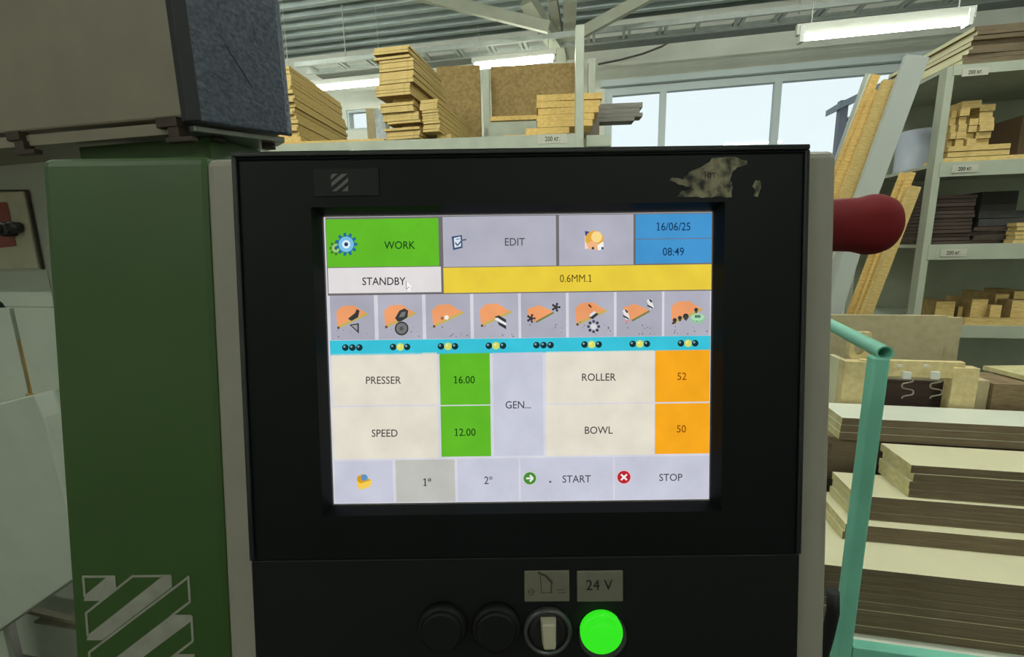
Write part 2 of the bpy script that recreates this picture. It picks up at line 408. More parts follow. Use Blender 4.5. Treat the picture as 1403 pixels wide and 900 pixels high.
l1b = B.pix(528, 101, 1, 5.0); l1b.z = z2 - .06; l1a = l1b - Vector((1.25, 0, 0))
batten(l1a, l1b, 'glowing fluorescent batten between the two tall board stacks', r_=.03, m_=emit('diffused_tube', (250, 255, 238), 42))
for (x, y_, place, where) in ((-4.4, 3.4, 'far_left', 'beside the left wall near the rear rack'), (-4.2, 1.0, 'left', 'beside the left wall level with the trolley'),
        (-1.7, 1.2, 'overhead_left', 'over the machine cabinet'), (.8, 1.15, 'overhead', 'over the loaded trolley'), (3.3, 1.0, 'right', 'beside the right wall'),
        (-2.2, -2.4, 'back_left', 'behind the operator on the cabinet side'), (1.8, -2.4, 'back_right', 'behind the operator on the trolley side')):
    batten((x - .6, y_, 3.75), (x + .6, y_, 3.75), 'fluorescent batten hanging ' + where, 'hall battens', place=place)

# ================================================================== CONTROL CONSOLE (own tilted frame: u right, v up, w towards the operator)
_cd = Vector((150, 11350, FPX)).normalized()
cdn = RIGHT * _cd.x + DOWN * _cd.y + FWD * _cd.z
_n = Vector((0, -FPX / 11350.0, 1)); nf = RIGHT * _n.x + DOWN * _n.y + FWD * _n.z
cw = -(nf - cdn * nf.dot(cdn)).normalized(); cv = -cdn; cu = cv.cross(cw)
DIST = 0.31
d0 = ray(710, 490); C0 = CAM + d0 * (DIST / FPX)
CF = Frame(C0, cu, cv, cw)
def pc(px, py, w_=0.0): return CF.pix(px, py, 2, w_)
PX = DIST / FPX                                              # metres per pixel on the console face

cons = empty('control_console', CF, 'black machine control console with lit touch screen and taupe side edges', 'control console')
hu0, hu1 = pc(279, 215, -.006).x, pc(1150, 205, -.006).x
hv1 = (pc(279, 214, -.006).y + pc(1150, 205, -.006).y) / 2; hv0 = pc(700, 1180).y
mb = MB().box(hu0, hu1, hv0, hv1, -.11, -.006)
mb.build('housing', housing_m, cons, bevel=.006, seg=3)
# upper black module with the screen opening
u0, u1 = pc(323, 212).x, pc(1103, 200).x; v1 = pc(700, 206.5).y; v0 = pc(720, 758).y
WF, WS = .004, -.004
su0, su1 = (pc(444, 297, WS).x + pc(457, 688, WS).x) / 2, (pc(975, 291, WS).x + pc(972, 686, WS).x) / 2
sv1, sv0 = (pc(444, 297, WS).y + pc(975, 291, WS).y) / 2, (pc(457, 688, WS).y + pc(972, 686, WS).y) / 2
e = .005
mb = MB()
o_ = [(u0, v0), (u1, v0), (u1, v1), (u0, v1)]; i_ = [(su0 - e, sv0 - e), (su1 + e, sv0 - e), (su1 + e, sv1 + e), (su0 - e, sv1 + e)]; s_ = [(su0 - .001, sv0 - .001), (su1 + .001, sv0 - .001), (su1 + .001, sv1 + .001), (su0 - .001, sv1 + .001)]
for k in range(4):
    j = (k + 1) % 4
    mb.face([(*o_[k], WF), (*o_[j], WF), (*i_[j], WF), (*i_[k], WF)])
    mb.face([(*i_[k], WF), (*i_[j], WF), (*s_[j], WS), (*s_[k], WS)])
    mb.face([(*o_[j], WF), (*o_[k], WF), (*o_[k], -.006), (*o_[j], -.006)])
mb.build('front_panel', black, cons)
mb = MB(); t = .0035; z0_, z1_ = WF, WF + .002
mb.box(u0, u1, v1 - t, v1, z0_, z1_).box(u0, u0 + t, v0, v1 - t, z0_, z1_).box(u1 - t, u1, v0, v1 - t, z0_, z1_)
mb.build('panel_rim', mat('rim_plastic', (30, 33, 34), 0.12), cons, bevel=.0018, seg=3)
vt = v1 - .0035; mb = MB()
mb.hexa([(u0 + .0035, vt - .0016, WF), (u1 - .0035, vt - .0016, WF), (u1 - .0035, vt, WF), (u0 + .0035, vt, WF), (u0 + .0035, vt - .0016, WF + .0014), (u1 - .0035, vt - .0016, WF + .0014), (u1 - .0035, vt - .0002, WF + .0002), (u0 + .0035, vt - .0002, WF + .0002)])
mb.build('panel_chamfer', mat('rim_plastic', (30, 33, 34), 0.12), cons)
MB().box(u0, u1, hv0 + .01, v0 - .0006, -.006, WF).build('lower_panel', black2, cons, bevel=.001)
# faint name plate with the stripe emblem
a, b = pc(430, 232, WF), pc(520, 268, WF)
np_ = MB().box(a.x, b.x, b.y, a.y, WF, WF + .0006).build('name_plate', mat('dark_name_plate', (15, 19, 19), 0.6, spec=0.3), cons)
gm = mat('grey_emblem', (92, 94, 90), 0.5)
mb = MB()
def cpoly(pts, w_, mi=0): mb.face([pc(x, y, w_) for x, y in reversed(pts)], mi)
for pts in ([(455, 238), (463, 238), (453, 246), (453, 242)], [(468, 238), (476, 238), (454, 256), (454, 250)], [(477, 243), (477, 249), (461, 262), (455, 262)], [(477, 254), (477, 262), (468, 262)]):
    cpoly(pts, WF + .0009)
mb.build('emblem', gm, np_)
# remains of a torn sticker
stk = mat('torn_sticker', (142, 136, 110), 0.85, rgb2=(40, 42, 38), scale=150, fac=(.38, .66))
def jag(pts, n=4, amp=1.8):
    out = []
    for (x0, y0), (x1, y1) in zip(pts, pts[1:] + pts[:1]):
        for k in range(n):
            t_ = k / n; a_ = amp if k else 0
            out.append((x0 + (x1 - x0) * t_ + random.uniform(-a_, a_), y0 + (y1 - y0) * t_ + random.uniform(-a_, a_)))
    return out
outl = [(917, 247), (921, 243), (936, 246), (944, 236), (958, 230), (972, 222), (978, 216), (1008, 215), (1022, 220), (1024, 225), (1010, 229), (1003, 236), (1001, 248), (1004, 256), (1003, 270), (980, 269), (962, 271), (940, 270), (926, 270), (934, 262), (948, 257), (930, 253)]
mb = MB()
for w_ in (WF + .0004,):
    pts = [pc(x, y, w_) for x, y in jag(outl, 3, 1.3)]
    mb.face(list(reversed(pts)))
mb.face([pc(x, y, WF + .0004) for x, y in reversed([(1031, 255), (1035, 247), (1042, 248), (1043, 256), (1038, 270), (1032, 268), (1035, 261)])])
st = mb.build('sticker_residue', stk, cons); tag(st, 'torn brown remains of a peeled sticker')
mb = MB(); mb.text('Iст', lambda x, y: pc(973, 239, WF + .0007) + Vector((x, y, 0)), 9 * PX)
mb.build('sticker_lettering', ink, st)

# ---- screen: every button of the picture is a tile of its own
scr = MB().box(su0, su1, sv0, sv1, WS - .004, WS).build('screen', emit('screen_base', (214, 214, 224), 1.0, .12), cons)
tag(scr, 'lit touch screen with coloured buttons')
QT = [(444, 297), (975, 291), (972, 686), (457, 688)]
def s2(px, py, lift=.0003):                                  # photograph pixel -> point on the flat screen
    v = (py - 294) / 393.0; u = .5
    for _ in range(3):
        xl = QT[0][0] + (QT[3][0] - QT[0][0]) * v; xr = QT[1][0] + (QT[2][0] - QT[1][0]) * v
        u = (px - xl) / (xr - xl)
        yt = QT[0][1] + (QT[1][1] - QT[0][1]) * u; yb = QT[3][1] + (QT[2][1] - QT[3][1]) * u
        v = (py - yt) / (yb - yt)
    return Vector((su0 + u * (su1 - su0), sv1 + v * (sv0 - sv1), WS + lift))
SC = {}
def ec(rgb):
    key = 'screen_%02x%02x%02x' % rgb
    return emit(key, rgb, 1.0, .10)
class Tile:
    def __init__(s, rect, rgb, label=None):
        s.mb = MB(); s.mats = [ec(rgb)]; s.idx = {rgb: 0}
        x0, y0, x1, y1 = rect
        a, b = s2(x0, (y0)), s2(x1, y1)
        s.mb.face([(a.x, b.y, a.z), (b.x, b.y, a.z), (b.x, a.y, a.z), (a.x, a.y, a.z)])
        s.n = 1; s.label = label
    def mi(s, rgb):
        if rgb not in s.idx: s.idx[rgb] = len(s.mats); s.mats.append(ec(rgb))
        return s.idx[rgb]
    def poly(s, pts, rgb):
        s.n += 1; l = .0003 + .00004 * s.n
        s.mb.face([s2(x, y, l) for x, y in reversed(pts)], s.mi(rgb)); return s
    def disc(s, x, y, r, rgb, n=16, ry=None):
        ry = ry or r
        return s.poly([(x + r * math.cos(2 * PI * k / n), y + ry * math.sin(2 * PI * k / n)) for k in range(n)], rgb)
    def star(s, x, y, r, r2, k, rgb):
        pts = []
        for i in range(k):
            for q, rr in ((-.32, r2), (-.2, r), (.2, r), (.32, r2)):
                a = 2 * PI * (i + q) / k; pts.append((x + rr * math.cos(a), y + rr * math.sin(a)))
        return s.poly(pts, rgb)
    def line(s, pts, wd, rgb):
        for (x0, y0), (x1, y1) in zip(pts[:-1], pts[1:]):
            L = math.hypot(x1 - x0, y1 - y0) or 1; nx, ny = -(y1 - y0) / L * wd / 2, (x1 - x0) / L * wd / 2
            q = [(x0 + nx, y0 + ny), (x1 + nx, y1 + ny), (x1 - nx, y1 - ny), (x0 - nx, y0 - ny)]
            s.poly(q if (x1 - x0) * 0 == 0 else q, rgb)
        return s
    def text(s, string, x, y, h, rgb, sx=1.0, bold=0.006):
        s.n += 1; l = .0003 + .00004 * s.n; mi = s.mi(rgb)
        for tri in text_tris(string, bold):
            s.mb.face([s2(x + a * h * sx, y - b * h, l) for a, b in tri], mi)
        return s
    def done(s, name='screen_button'):
        o = s.mb.build(name, s.mats, scr)
        if s.label: o['label'] = s.label
        return o
GREEN, LAV, BLUE, YEL, WHT, CYAN, CREAM, ORA, LAV2, GRY = (98, 186, 42), (178, 178, 192), (70, 150, 208), (234, 206, 66), (226, 222, 222), (60, 196, 218), (228, 222, 206), (248, 170, 34), (200, 202, 218), (192, 192, 186)
DK = (46, 48, 56)
a, b = s2(446, 297.5, .00015), s2(974.5, 396.5, .00015)
MB().face([(a.x, b.y, a.z), (b.x, b.y, a.z), (b.x, a.y, a.z), (a.x, a.y, a.z)]).build('screen_backdrop', ec((112, 108, 108)), scr)
t = Tile((447, 300, 602, 362), GREEN, 'green button reading WORK with two gears')
t.star(461, 338, 9.5, 7, 8, (70, 120, 40)).disc(461, 338, 6, (150, 200, 120)).disc(461, 338, 2.2, (60, 90, 50))
t.star(475, 333, 15.5, 11.5, 11, (40, 110, 150)).disc(475, 333, 10.5, (120, 190, 225)).disc(475, 333, 5.5, (225, 240, 250)).disc(475, 333, 2.8, (40, 70, 100))
t.text('WORK', 548, 334, 10.5, (30, 66, 30), .92, .008).done()
t = Tile((606.5, 297, 762, 362), LAV, 'lavender button reading EDIT with a notepad')
t.poly([(619, 323), (633, 321), (634, 338), (621, 341)], (60, 84, 120)).poly([(622, 325), (631, 323), (632, 336), (623, 338)], (226, 232, 240))
t.line([(624, 331), (627, 335), (633, 328), (639, 327)], 2.0, (80, 104, 140)).line([(625, 327), (630, 326)], 1.5, (120, 140, 170))
t.text('EDIT', 705, 330, 10.5, (80, 80, 90), .92).done()
t = Tile((765.5, 295, 867.5, 361), LAV, 'lavender button with an orange round icon')
t.poly([(801, 322), (809, 326), (808, 339), (801, 340)], (236, 214, 200)).poly([(801, 316), (807, 317), (808, 322), (802, 323)], (60, 66, 140))
t.disc(814, 327, 12.5, (222, 168, 70), 18, 11.5).disc(817, 324, 7.5, (246, 214, 140), 16).poly([(803, 333), (812, 329), (822, 335), (818, 341), (806, 340)], (236, 178, 130))
t.poly([(818, 335), (826, 330), (827, 340), (819, 342)], (240, 240, 236)).disc(812, 339, 1.8, (60, 60, 60)).disc(825, 339, 1.8, (70, 80, 90)).done()
Tile((870.5, 294, 974, 325.5), BLUE, 'blue field with the date').text('16/06/25', 922, 310, 11, (24, 60, 100), .88).done('screen_field')
Tile((870.5, 327.5, 974, 359), BLUE, 'blue field with the time').text('08:49', 922, 343.5, 11, (24, 60, 100), .88).done('screen_field')
t = Tile((449.5, 364.5, 605, 397), WHT, 'white field reading STANDBY')
t.text('STANDBY', 526, 382, 10.5, DK, .92, .008).poly([(557, 382), (565, 390), (562, 391), (563, 396), (560, 396), (558, 392)], (245, 245, 245)).line([(557, 382), (557, 393), (561, 390)], .8, (120, 120, 120)).done('screen_field')
Tile((607.5, 364.5, 974, 395), YEL, 'yellow field with the program name').text('0.6MM.1', 789, 379, 10.5, (86, 70, 20), .88, 0.0).done('screen_field')
BO, BE, TG, TD = (238, 160, 108), (196, 176, 96), (120, 122, 120), (58, 60, 62)
TX = [452, 517.5, 583, 648.5, 713.5, 779, 844.5, 910]
for k, x0 in enumerate(TX):
    yt = 401.5 - k * .6; t = Tile((x0, yt, x0 + 62, 461 - k * .5), LAV if k % 2 else (172, 172, 186), 'square tool button with an orange board')
    cx, cy = x0 + 31, yt + 29
    if k in (4, 6): bp = [(cx - 22, cy - 8), (cx - 6, cy - 13), (cx + 10, cy - 6), (cx + 14, cy - 2), (cx - 8, cy + 9), (cx - 20, cy + 5)]
    else: bp = [(cx - 22, cy - 8), (cx - 14, cy - 15), (cx + 2, cy - 16), (cx + 20, cy - 5), (cx - 19, cy + 12), (cx - 21, cy + 9)]
    t.poly(bp, BO)
    if k in (4, 6): t.line([(cx - 10, cy + 10), (cx + 14, cy - 3)], 2.6, (120, 130, 70))
    else: t.line([(cx - 20, cy + 14), (cx + 21, cy - 5)], 3.4, BE).disc(cx - 19, cy + 14, 1.8, (110, 70, 50))
    if k == 0: t.poly([(cx - 6, cy + 2), (cx + 4, cy - 6), (cx + 6, cy - 11), (cx + 10, cy - 9), (cx + 8, cy + 0), (cx - 1, cy + 5)], TD).poly([(cx - 4, cy + 10), (cx + 9, cy + 8), (cx + 9, cy + 22)], TD).poly([(cx - 1, cy + 11), (cx + 7, cy + 10), (cx + 7, cy + 18)], (160, 160, 164))
    if k == 1: t.poly([(cx - 7, cy + 2), (cx - 1, cy - 8), (cx + 6, cy - 11), (cx + 11, cy - 8), (cx + 10, cy + 1), (cx + 2, cy + 6), (cx - 3, cy + 7)], TD).poly([(cx - 2, cy + 1), (cx + 2, cy - 6), (cx + 8, cy - 7), (cx + 6, cy)], TG).disc(cx + 2, cy + 16, 9.5, TD).disc(cx + 2, cy + 16, 7.5, TG).disc(cx + 2, cy + 16, 3, (90, 90, 92))
    if k == 2: t.disc(cx - 8, cy + 3, 2.2, (150, 110, 80)).disc(cx - 2, cy + 2, 3, (240, 238, 230)).line([(cx + 2, cy + 28), (cx + 8, cy + 24)], 1.2, (130, 130, 140))
    if k == 3: t.poly([(cx - 2, cy + 2), (cx + 4, cy), (cx + 14, cy + 6), (cx + 14, cy + 10)], TD).poly([(cx - 2, cy + 5), (cx + 2, cy + 3), (cx + 14, cy + 11), (cx + 14, cy + 15)], (236, 236, 236)).poly([(cx + 2, cy + 8), (cx + 14, cy + 14), (cx + 14, cy + 19), (cx + 4, cy + 13)], TD)
    if k == 4:
        for (bx, by) in ((cx - 17, cy + 5), (cx + 17, cy - 10)):
            t.disc(bx, by, 3.2, TD, 8)
            for q in range(5): t.disc(bx + 4.6 * math.cos(q * 1.26), by + 4.6 * math.sin(q * 1.26), 1.8, (50, 50, 58), 6)
        t.disc(cx - 13, cy + 8, 2.2, (214, 150, 140))
    if k == 5:
        t.poly([(cx - 3, cy + 5), (cx + 6, cy - 2), (cx + 10, cy), (cx + 2, cy + 7)], (60, 64, 70)).poly([(cx - 3, cy + 1), (cx + 4, cy - 4), (cx + 7, cy - 2), (cx - 1, cy + 4)], (232, 232, 232)).line([(cx - 4, cy - 13), (cx, cy - 9)], 2.4, (110, 60, 30))
        for q in range(8): t.disc(cx + 3 + 7 * math.cos(q * PI / 4), cy + 17 + 7 * math.sin(q * PI / 4), 2.2, TD if q % 2 else (70, 76, 90), 6)
        t.disc(cx + 3, cy + 17, 4, (220, 220, 224))
    if k == 6:
        for (bx, by) in ((cx - 18, cy + 2), (cx + 15, cy - 12)):
            t.poly([(bx - 5, by - 6), (bx + 1, by - 8), (bx + 5, by + 4), (bx, by + 7)], (236, 232, 232)).line([(bx - 1, by - 7), (bx + 2, by - 3)], 2.4, TD).line([(bx - 4, by + 1), (bx + 3, by + 5)], 2.0, TD)
        t.disc(cx - 17, cy + 11, 2.6, (214, 150, 150))
    if k == 7:
        for (bx, by, r) in ((cx - 17, cy + 10, 3), (cx - 10, cy + 7, 3), (cx - 2, cy + 5, 4.2), (cx + 12, cy - 4, 2.8)): t.disc(bx, by, r, TD, 8).disc(bx, by + 3, r * .6, (70, 72, 74), 8)
        t.disc(cx + 14, cy + 8, 10.5, (150, 200, 160), 16, 7).disc(cx + 14, cy + 6, 9, (176, 222, 184), 16, 5).poly([(cx + 10, cy + 3), (cx + 18, cy + 3), (cx + 18, cy + 7), (cx + 10, cy + 7)], (90, 130, 100))
    for q in range(6 if k < 5 else 12): t.disc(x0 + random.uniform(6, 58), yt + random.uniform(40, 58), random.uniform(.5, 1.1), (110, 110, 120), 6)
    t.done()
t = Tile((452, 462, 973, 478), CYAN, 'cyan strip with rows of three dots')
for k, x0 in enumerate(TX):
    cx, cy = x0 + 31, 471.5 - k * .55
    for q in range(3):
        lit = q == 1 and k not in (0, 4)
        t.disc(cx + (q - 1) * 9.6, cy, 5.2 if lit else 4.6, (214, 224, 110) if lit else (24, 52, 58), 12)
        t.disc(cx + (q - 1) * 9.6 - 1.3, cy - 1.3, 1.6, (240, 240, 170) if lit else (130, 170, 170), 8)
t.done('screen_strip')
Tile((454, 480, 600, 550), CREAM, 'cream field reading PRESSER').text('PRESSER', 525, 516, 10.5, (70, 68, 66), .92).done('screen_field')
Tile((602, 480, 672, 550.5), GREEN, 'green value field 16.00').text('16.00', 636, 516, 10.5, (30, 70, 20), .92, .008).done('screen_field')
Tile((675, 479.5, 745, 622), LAV2, 'pale button reading GEN').text('GEN...', 710, 551, 10.5, (70, 70, 80), .92).done()
Tile((748, 478.5, 896, 549), CREAM, 'cream field reading ROLLER').text('ROLLER', 820, 513.5, 10.5, (70, 68, 66), .92).done('screen_field')
Tile((897.5, 477.5, 972, 548.5), ORA, 'orange value field 52').text('52', 934, 513, 10.5, (140, 80, 10), .92).done('screen_field')
Tile((455, 553, 601, 624.5), CREAM, 'cream field reading SPEED').text('SPEED', 527, 589, 10.5, (70, 68, 66), .92).done('screen_field')
Tile((603.5, 552.5, 673, 622.5), GREEN, 'green value field 12.00').text('12.00', 637, 588.5, 10.5, (30, 70, 20), .92, .008).done('screen_field')
Tile((748, 551.5, 896, 622), CREAM, 'cream field reading BOWL').text('BOWL', 820, 587, 10.5, (70, 68, 66), .92).done('screen_field')
Tile((897.5, 551, 972, 621), ORA, 'orange value field 50').text('50', 933.5, 586, 10.5, (140, 80, 10), .92).done('screen_field')
t = Tile((457.5, 628, 539, 686), LAV2, 'pale button with a yellow folder')
t.poly([(489, 650), (496, 646), (508, 655), (507, 664), (493, 668), (490, 664)], (214, 160, 40)).disc(499, 651, 4.6, (96, 150, 196)).poly([(488, 655), (494, 659), (510, 654), (507, 664), (492, 668)], (246, 204, 84)).done()
Tile((541.5, 627, 624, 686), GRY, 'grey button reading 1 degree').text('1º', 585, 658, 11, (60, 60, 60), .9, .012).done()
Tile((626.5, 626, 711, 686), LAV2, 'pale button reading 2 degree').text('2º', 669, 656, 11, (80, 80, 90), .9).done()
t = Tile((713, 625.5, 840.5, 685.5), LAV2, 'pale button reading START with a green arrow')
t.disc(726, 654, 10, (196, 214, 190), 20).disc(726, 654, 8.6, (76, 140, 60), 20).line([(721, 654), (730, 654)], 2.4, (240, 244, 236)).line([(726, 649.5), (730.5, 654), (726, 658.5)], 2.4, (240, 244, 236)).disc(754, 659, 1.5, (80, 80, 90))
t.text('START', 790, 655, 10.5, (74, 74, 84), .92).done()
t = Tile((842.5, 625, 971.5, 685), LAV2, 'pale button reading STOP with a red cross')
t.disc(855, 653.5, 10.5, (226, 196, 200), 20).disc(855, 653.5, 9, (186, 40, 50), 20).line([(851, 649.5), (859, 657.5)], 2.4, (244, 240, 240)).line([(859, 649.5), (851, 657.5)], 2.4, (244, 240, 240))
t.text('STOP', 919, 654, 10.5, (74, 74, 84), .92).done()

# ---- operating elements below the screen
WL = WF
def legend(x0, y0, x1, y1):
    a, b = pc(x0, y0, WL), pc(x1, y1, WL)
    return MB().box(a.x, b.x, b.y, a.y, WL, WL + .0016).build('legend_plate', legend_m, cons, bevel=.0006)
lg = legend(790, 781, 853, 822); mb = MB(); mb.text('24 V', lambda x, y: pc(821, 801, WL + .0019) + Vector((x, y, 0)), 15 * PX, 0, .95)
mb.build('lettering', ink, lg)
lg = legend(718, 781, 780, 822)
mb = MB(); wz = WL + .0019
def cline(pts, wd, mi=0):
    for (x0, y0), (x1, y1) in zip(pts[:-1], pts[1:]):
        L = math.hypot(x1 - x0, y1 - y0) or 1; nx, ny = -(y1 - y0) / L * wd / 2, (x1 - x0) / L * wd / 2
        mb.face([pc(x, y, wz) for x, y in ((x0 - nx, y0 - ny), (x1 - nx, y1 - ny), (x1 + nx, y1 + ny), (x0 + nx, y0 + ny))], mi)
cline([(737, 784), (748, 789), (757, 799)], 3.0); cline([(756, 797), (755, 812)], 1.8); cline([(741, 812), (757, 812)], .9); cline([(740, 787), (742, 812)], .9)
cline([(763, 808), (774, 808)], .9); cline([(765, 812), (775, 812)], .9); cline([(731, 811), (725, 811)], 1.0)
ring = [(728 + 4 * math.cos(k * PI / 6), 811 + 4 * math.sin(k * PI / 6)) for k in range(13)]; cline(ring, .9)
mb.build('pictogram', mat('brown_ink', (58, 46, 40), 0.7), lg)
# selector switch
c = pc(750, 861, WL)
sel = MB().lathe([(34 * PX, 0), (34 * PX, .003), (32 * PX, .005), (28.5 * PX, .005), (28 * PX, .0035)], c, (0, 0, 1), 36).build('selector_switch', collar_m, cons)
MB().lathe([(28 * PX, .002), (28 * PX, .0036), (20 * PX, .0038)], c, (0, 0, 1), 32).build('dial', ink, sel)
mb = MB(); a, b = pc(740, 847, .010), pc(763, 893, .010)
ctr = (a + b) / 2
mb.hexa([(a.x + .0012, b.y + .004, .0075), (b.x - .0002, b.y + .004, .0075), (b.x, a.y, .0075), (a.x, a.y, .0075), (a.x + .0022, b.y + .005, .015), (b.x - .0012, b.y + .005, .015), (b.x - .001, a.y - .001, .015), (a.x + .001, a.y - .001, .015)])
mb.build('lever', lever_m, sel, bevel=.0012)
# pilot lamp
def pilot_mat():
    M = bpy.data.materials.new('green_lens'); M.use_nodes = True; nt = M.node_tree; b_ = nt.nodes['Principled BSDF']
    b_.inputs['Base Color'].default_value = (*lin((30, 120, 20)), 1); b_.inputs['Roughness'].default_value = 0.12
    b_.inputs['Emission Color'].default_value = (*lin((48, 220, 30)), 1); b_.inputs['Emission Strength'].default_value = 1.0
    return M
c = pc(825, 869, WL)
pil = MB().lathe([(33.5 * PX, 0), (33.5 * PX, .0022), (31.5 * PX, .0034), (29.8 * PX, .0034)], c, (0, 0, 1), 36).build('pilot_lamp', mat('lamp_collar', (58, 62, 58), 0.4), cons)
c2 = pc(825, 870, WL + .006)
c2.z = WL
MB().lathe([(29.5 * PX, .001), (29.5 * PX, .0042), (28.6 * PX, .0054), (25 * PX, .0060), (23.5 * PX, .0056), (17 * PX, .0066), (9 * PX, .0072), (2 * PX, .0074)], c2, (0, 0, 1), 36).build('lens', pilot_mat(), pil)
# two dark unlit buttons
for (bx, by, r) in ((607, 856, 34), (680, 856, 34)):
    c = pc(bx, by, WL)
    pb = MB().lathe([(r * PX, 0), (r * PX, .004), ((r - 3) * PX, .0065), ((r - 5) * PX, .0065)], c, (0, 0, 1), 32).build('push_button', mat('button_black', (17, 19, 19), 0.6, spec=0.25), cons)
    MB().lathe([((r - 6) * PX, .004), ((r - 6) * PX, .0075), ((r - 9) * PX, .0085)], c, (0, 0, 1), 32).build('button_cap', black2, pb)
# emergency stop on the right flank
we = -.050
cy_ = (pc(1180, 267, we).y + pc(1180, 349, we).y) / 2; r0 = abs(pc(1180, 267, we).y - pc(1180, 349, we).y) / 2
ue = pc(1222, 308, we).x; c = Vector((hu1, cy_, we)); L = ue - hu1
es = MB().lathe([(r0 * .98, 0), (r0 * .98, L * .18), (r0 * .87, L * .2), (r0 * .87, L * .4), (r0 * .89, L * .60), (r0 * .95, L * .68), (r0, L * .74), (r0 * .99, L * .82), (r0 * .9, L * .9), (r0 * .7, L * .955), (r0 * .4, L * .99), (.002, L)], c, (1, 0, 0), 32).build('emergency_stop_button', red_m, cons)
tag(es, 'dark red mushroom emergency stop on the right flank')

# ================================================================== GREEN COLUMN beside the console
colf = CF
gu0 = pc(51, 215, -.016).x; gu1 = hu0 - .002; gv1 = pc(160, 213, -.016).y
colm = empty('support_column', CF, 'dark green steel column with silver stripe emblem beside the console', 'column')
MB().box(gu0, gu1, hv0 - .3, gv1, -.15, -.016).build('column_body', green, colm, bevel=.007, seg=3)
mb = MB(); wz = -.0156
def zl_(pts): return [(90 + .1444 * x, 770 + .1444 * y) for x, y in pts]
def gpoly(pts): mb.face([pc(x, y, wz) for x, y in reversed(zl_(pts))])
def gline(pts, wd=22):
    for (x0, y0), (x1, y1) in zip(pts[:-1], pts[1:]):
        L = math.hypot(x1 - x0, y1 - y0); nx, ny = -(y1 - y0) / L * wd / 2, (x1 - x0) / L * wd / 2
        gpoly([(x0 - nx, y0 - ny), (x1 - nx, y1 - ny), (x1 + nx, y1 + ny), (x0 + nx, y0 + ny)])
gpoly([(380, 150), (470, 150), (480, 252), (330, 368), (172, 368), (184, 312)])
gline([(155, 138), (470, 138)]); gline([(165, 140), (180, 330)])
gpoly([(900, 148), (1005, 130), (1008, 235), (345, 742), (200, 742), (212, 690)])
gline([(632, 135), (1000, 130)]); gline([(640, 130), (185, 490)]); gline([(192, 482), (210, 705)])
gline([(1170, 138), (220, 858)]); gline([(1162, 130), (1178, 382)]); gline([(1184, 374), (1000, 512)])
gpoly([(1005, 500), (1192, 500), (1192, 560), (400, 1150), (250, 1150), (250, 1080)])
gline([(1192, 510), (1206, 752)]); gline([(1206, 750), (900, 985)]); gline([(222, 850), (240, 1100)])
gpoly([(1040, 872), (1222, 872), (1222, 930), (920, 1150), (700, 1150)])
em = mb.build('emblem', silver_print, colm); tag(em, 'silver diagonal stripe emblem')

# ================================================================== BEIGE HOOD above, black rubber end
HY = .50
hc = B.pix(268, 168, 1, HY); hz0 = hc.z
dv = B.pix(400, 187, 2, hz0)                                 # far end of the slanted face on the same height
hood = empty('machine_hood', None, 'beige steel machine hood with worn black rubber end above the green column', 'machine hood', at=(hc.x, HY, hz0))
def hr(v): return (v[0] - hc.x, v[1] - HY)
sd = Vector((dv.x - hc.x, dv.y - HY)); sl = sd.length; sdn = sd.normalized(); sn = Vector((-sdn.y, sdn.x))
HH = .55
mb = MB().prism([(-1.4, 0), (-.004, 0), tuple(sdn * sl * .98 + sn * .004), tuple(sdn * sl * .98 + sn * .10), (-1.4, .2)], 2, .008, HH)
mb.build('hood_body', beige, hood, bevel=.003)
# rubber end: wraps the corner and covers the slanted face, lower corners rounded
rw = .014; tt = .010
th0 = 0
path = [(-rw, -.004), (-.004, -.006), tuple(sdn * .004 - sn * .007), tuple(sdn * .010 - sn * .008), tuple(sdn * (sl - .008) - sn * .008), tuple(sdn * (sl) - sn * .004)]
inn = [tuple(sdn * sl + sn * .003), tuple(sdn * .004 + sn * .003), (-rw, .001)]
mb = MB().prism(path + inn, 2, 0, HH + .0)
rb = mb.build('rubber_end', rubber, hood, bevel=.0035, seg=3); tag(rb, 'worn black rubber end cover')
SF = Frame((hc.x, HY, hz0), (sdn.x, sdn.y, 0), (sn.x, sn.y, 0), (0, 0, 1))
mb = MB()
for (x0, y0, x1, y1, w_) in ((308, 60, 346, 120, .0014), (300, 47, 322, 74, .0006), (285, 95, 318, 118, .0007), (345, 30, 352, 60, .0006), (300, 118, 318, 136, .0006), (336, 70, 356, 96, .0006)):
    a, b = SF.pix(x0, y0, 1, -.0086), SF.pix(x1, y1, 1, -.0086); t_ = (b - a).normalized(); q = Vector((-t_.z, 0, t_.x)) * w_ / 2
    pts = [a - q, b - q, b + q, a + q]
    mb.face([Vector((p.x * sdn.x + p.y * sn.x, p.x * sdn.y + p.y * sn.y, p.z)) for p in pts])
mb.build('scratch_marks', ink, hood)
rim = [(-rw - .001, -.0048), (-.004, -.0072), tuple(sdn * .005 - sn * .0086), tuple(sdn * .005 - sn * .002), (-rw - .001, -.001)]
MB().prism(rim, 2, .001, HH).build('rubber_rim', mat('black_rubber', (20, 23, 26), 0.6), hood, bevel=.001)
MB().box(-1.4, -.03, .002, .012, -.010, .0035).build('lower_flange', beige, hood)
pl = [tuple(Vector((-.045, .012))), tuple(sdn * .0 + sn * .01), tuple(sdn * sl * .93 + sn * .006), tuple(sdn * sl * .93 + sn * .08), (-.045, .10)]
MB().prism(pl, 2, -.008, -.001).build('base_plate', steel, hood, bevel=.001)
for (px, w_) in ((22, .018), (236, .024)):
    c = B.pix(px, 178, 1, HY - .002); x = c.x - hc.x; w_ *= .8
    mb = MB().box(x - w_, x + w_ * .6, -.006, .006, -.004, .008).box(x - .004, x + .012, -.005, .008, -.018, -.004).box(x - .008, x + .03, -.006, .004, -.022, -.016)
    mb.build('latch_hook', rust, hood, bevel=.001)
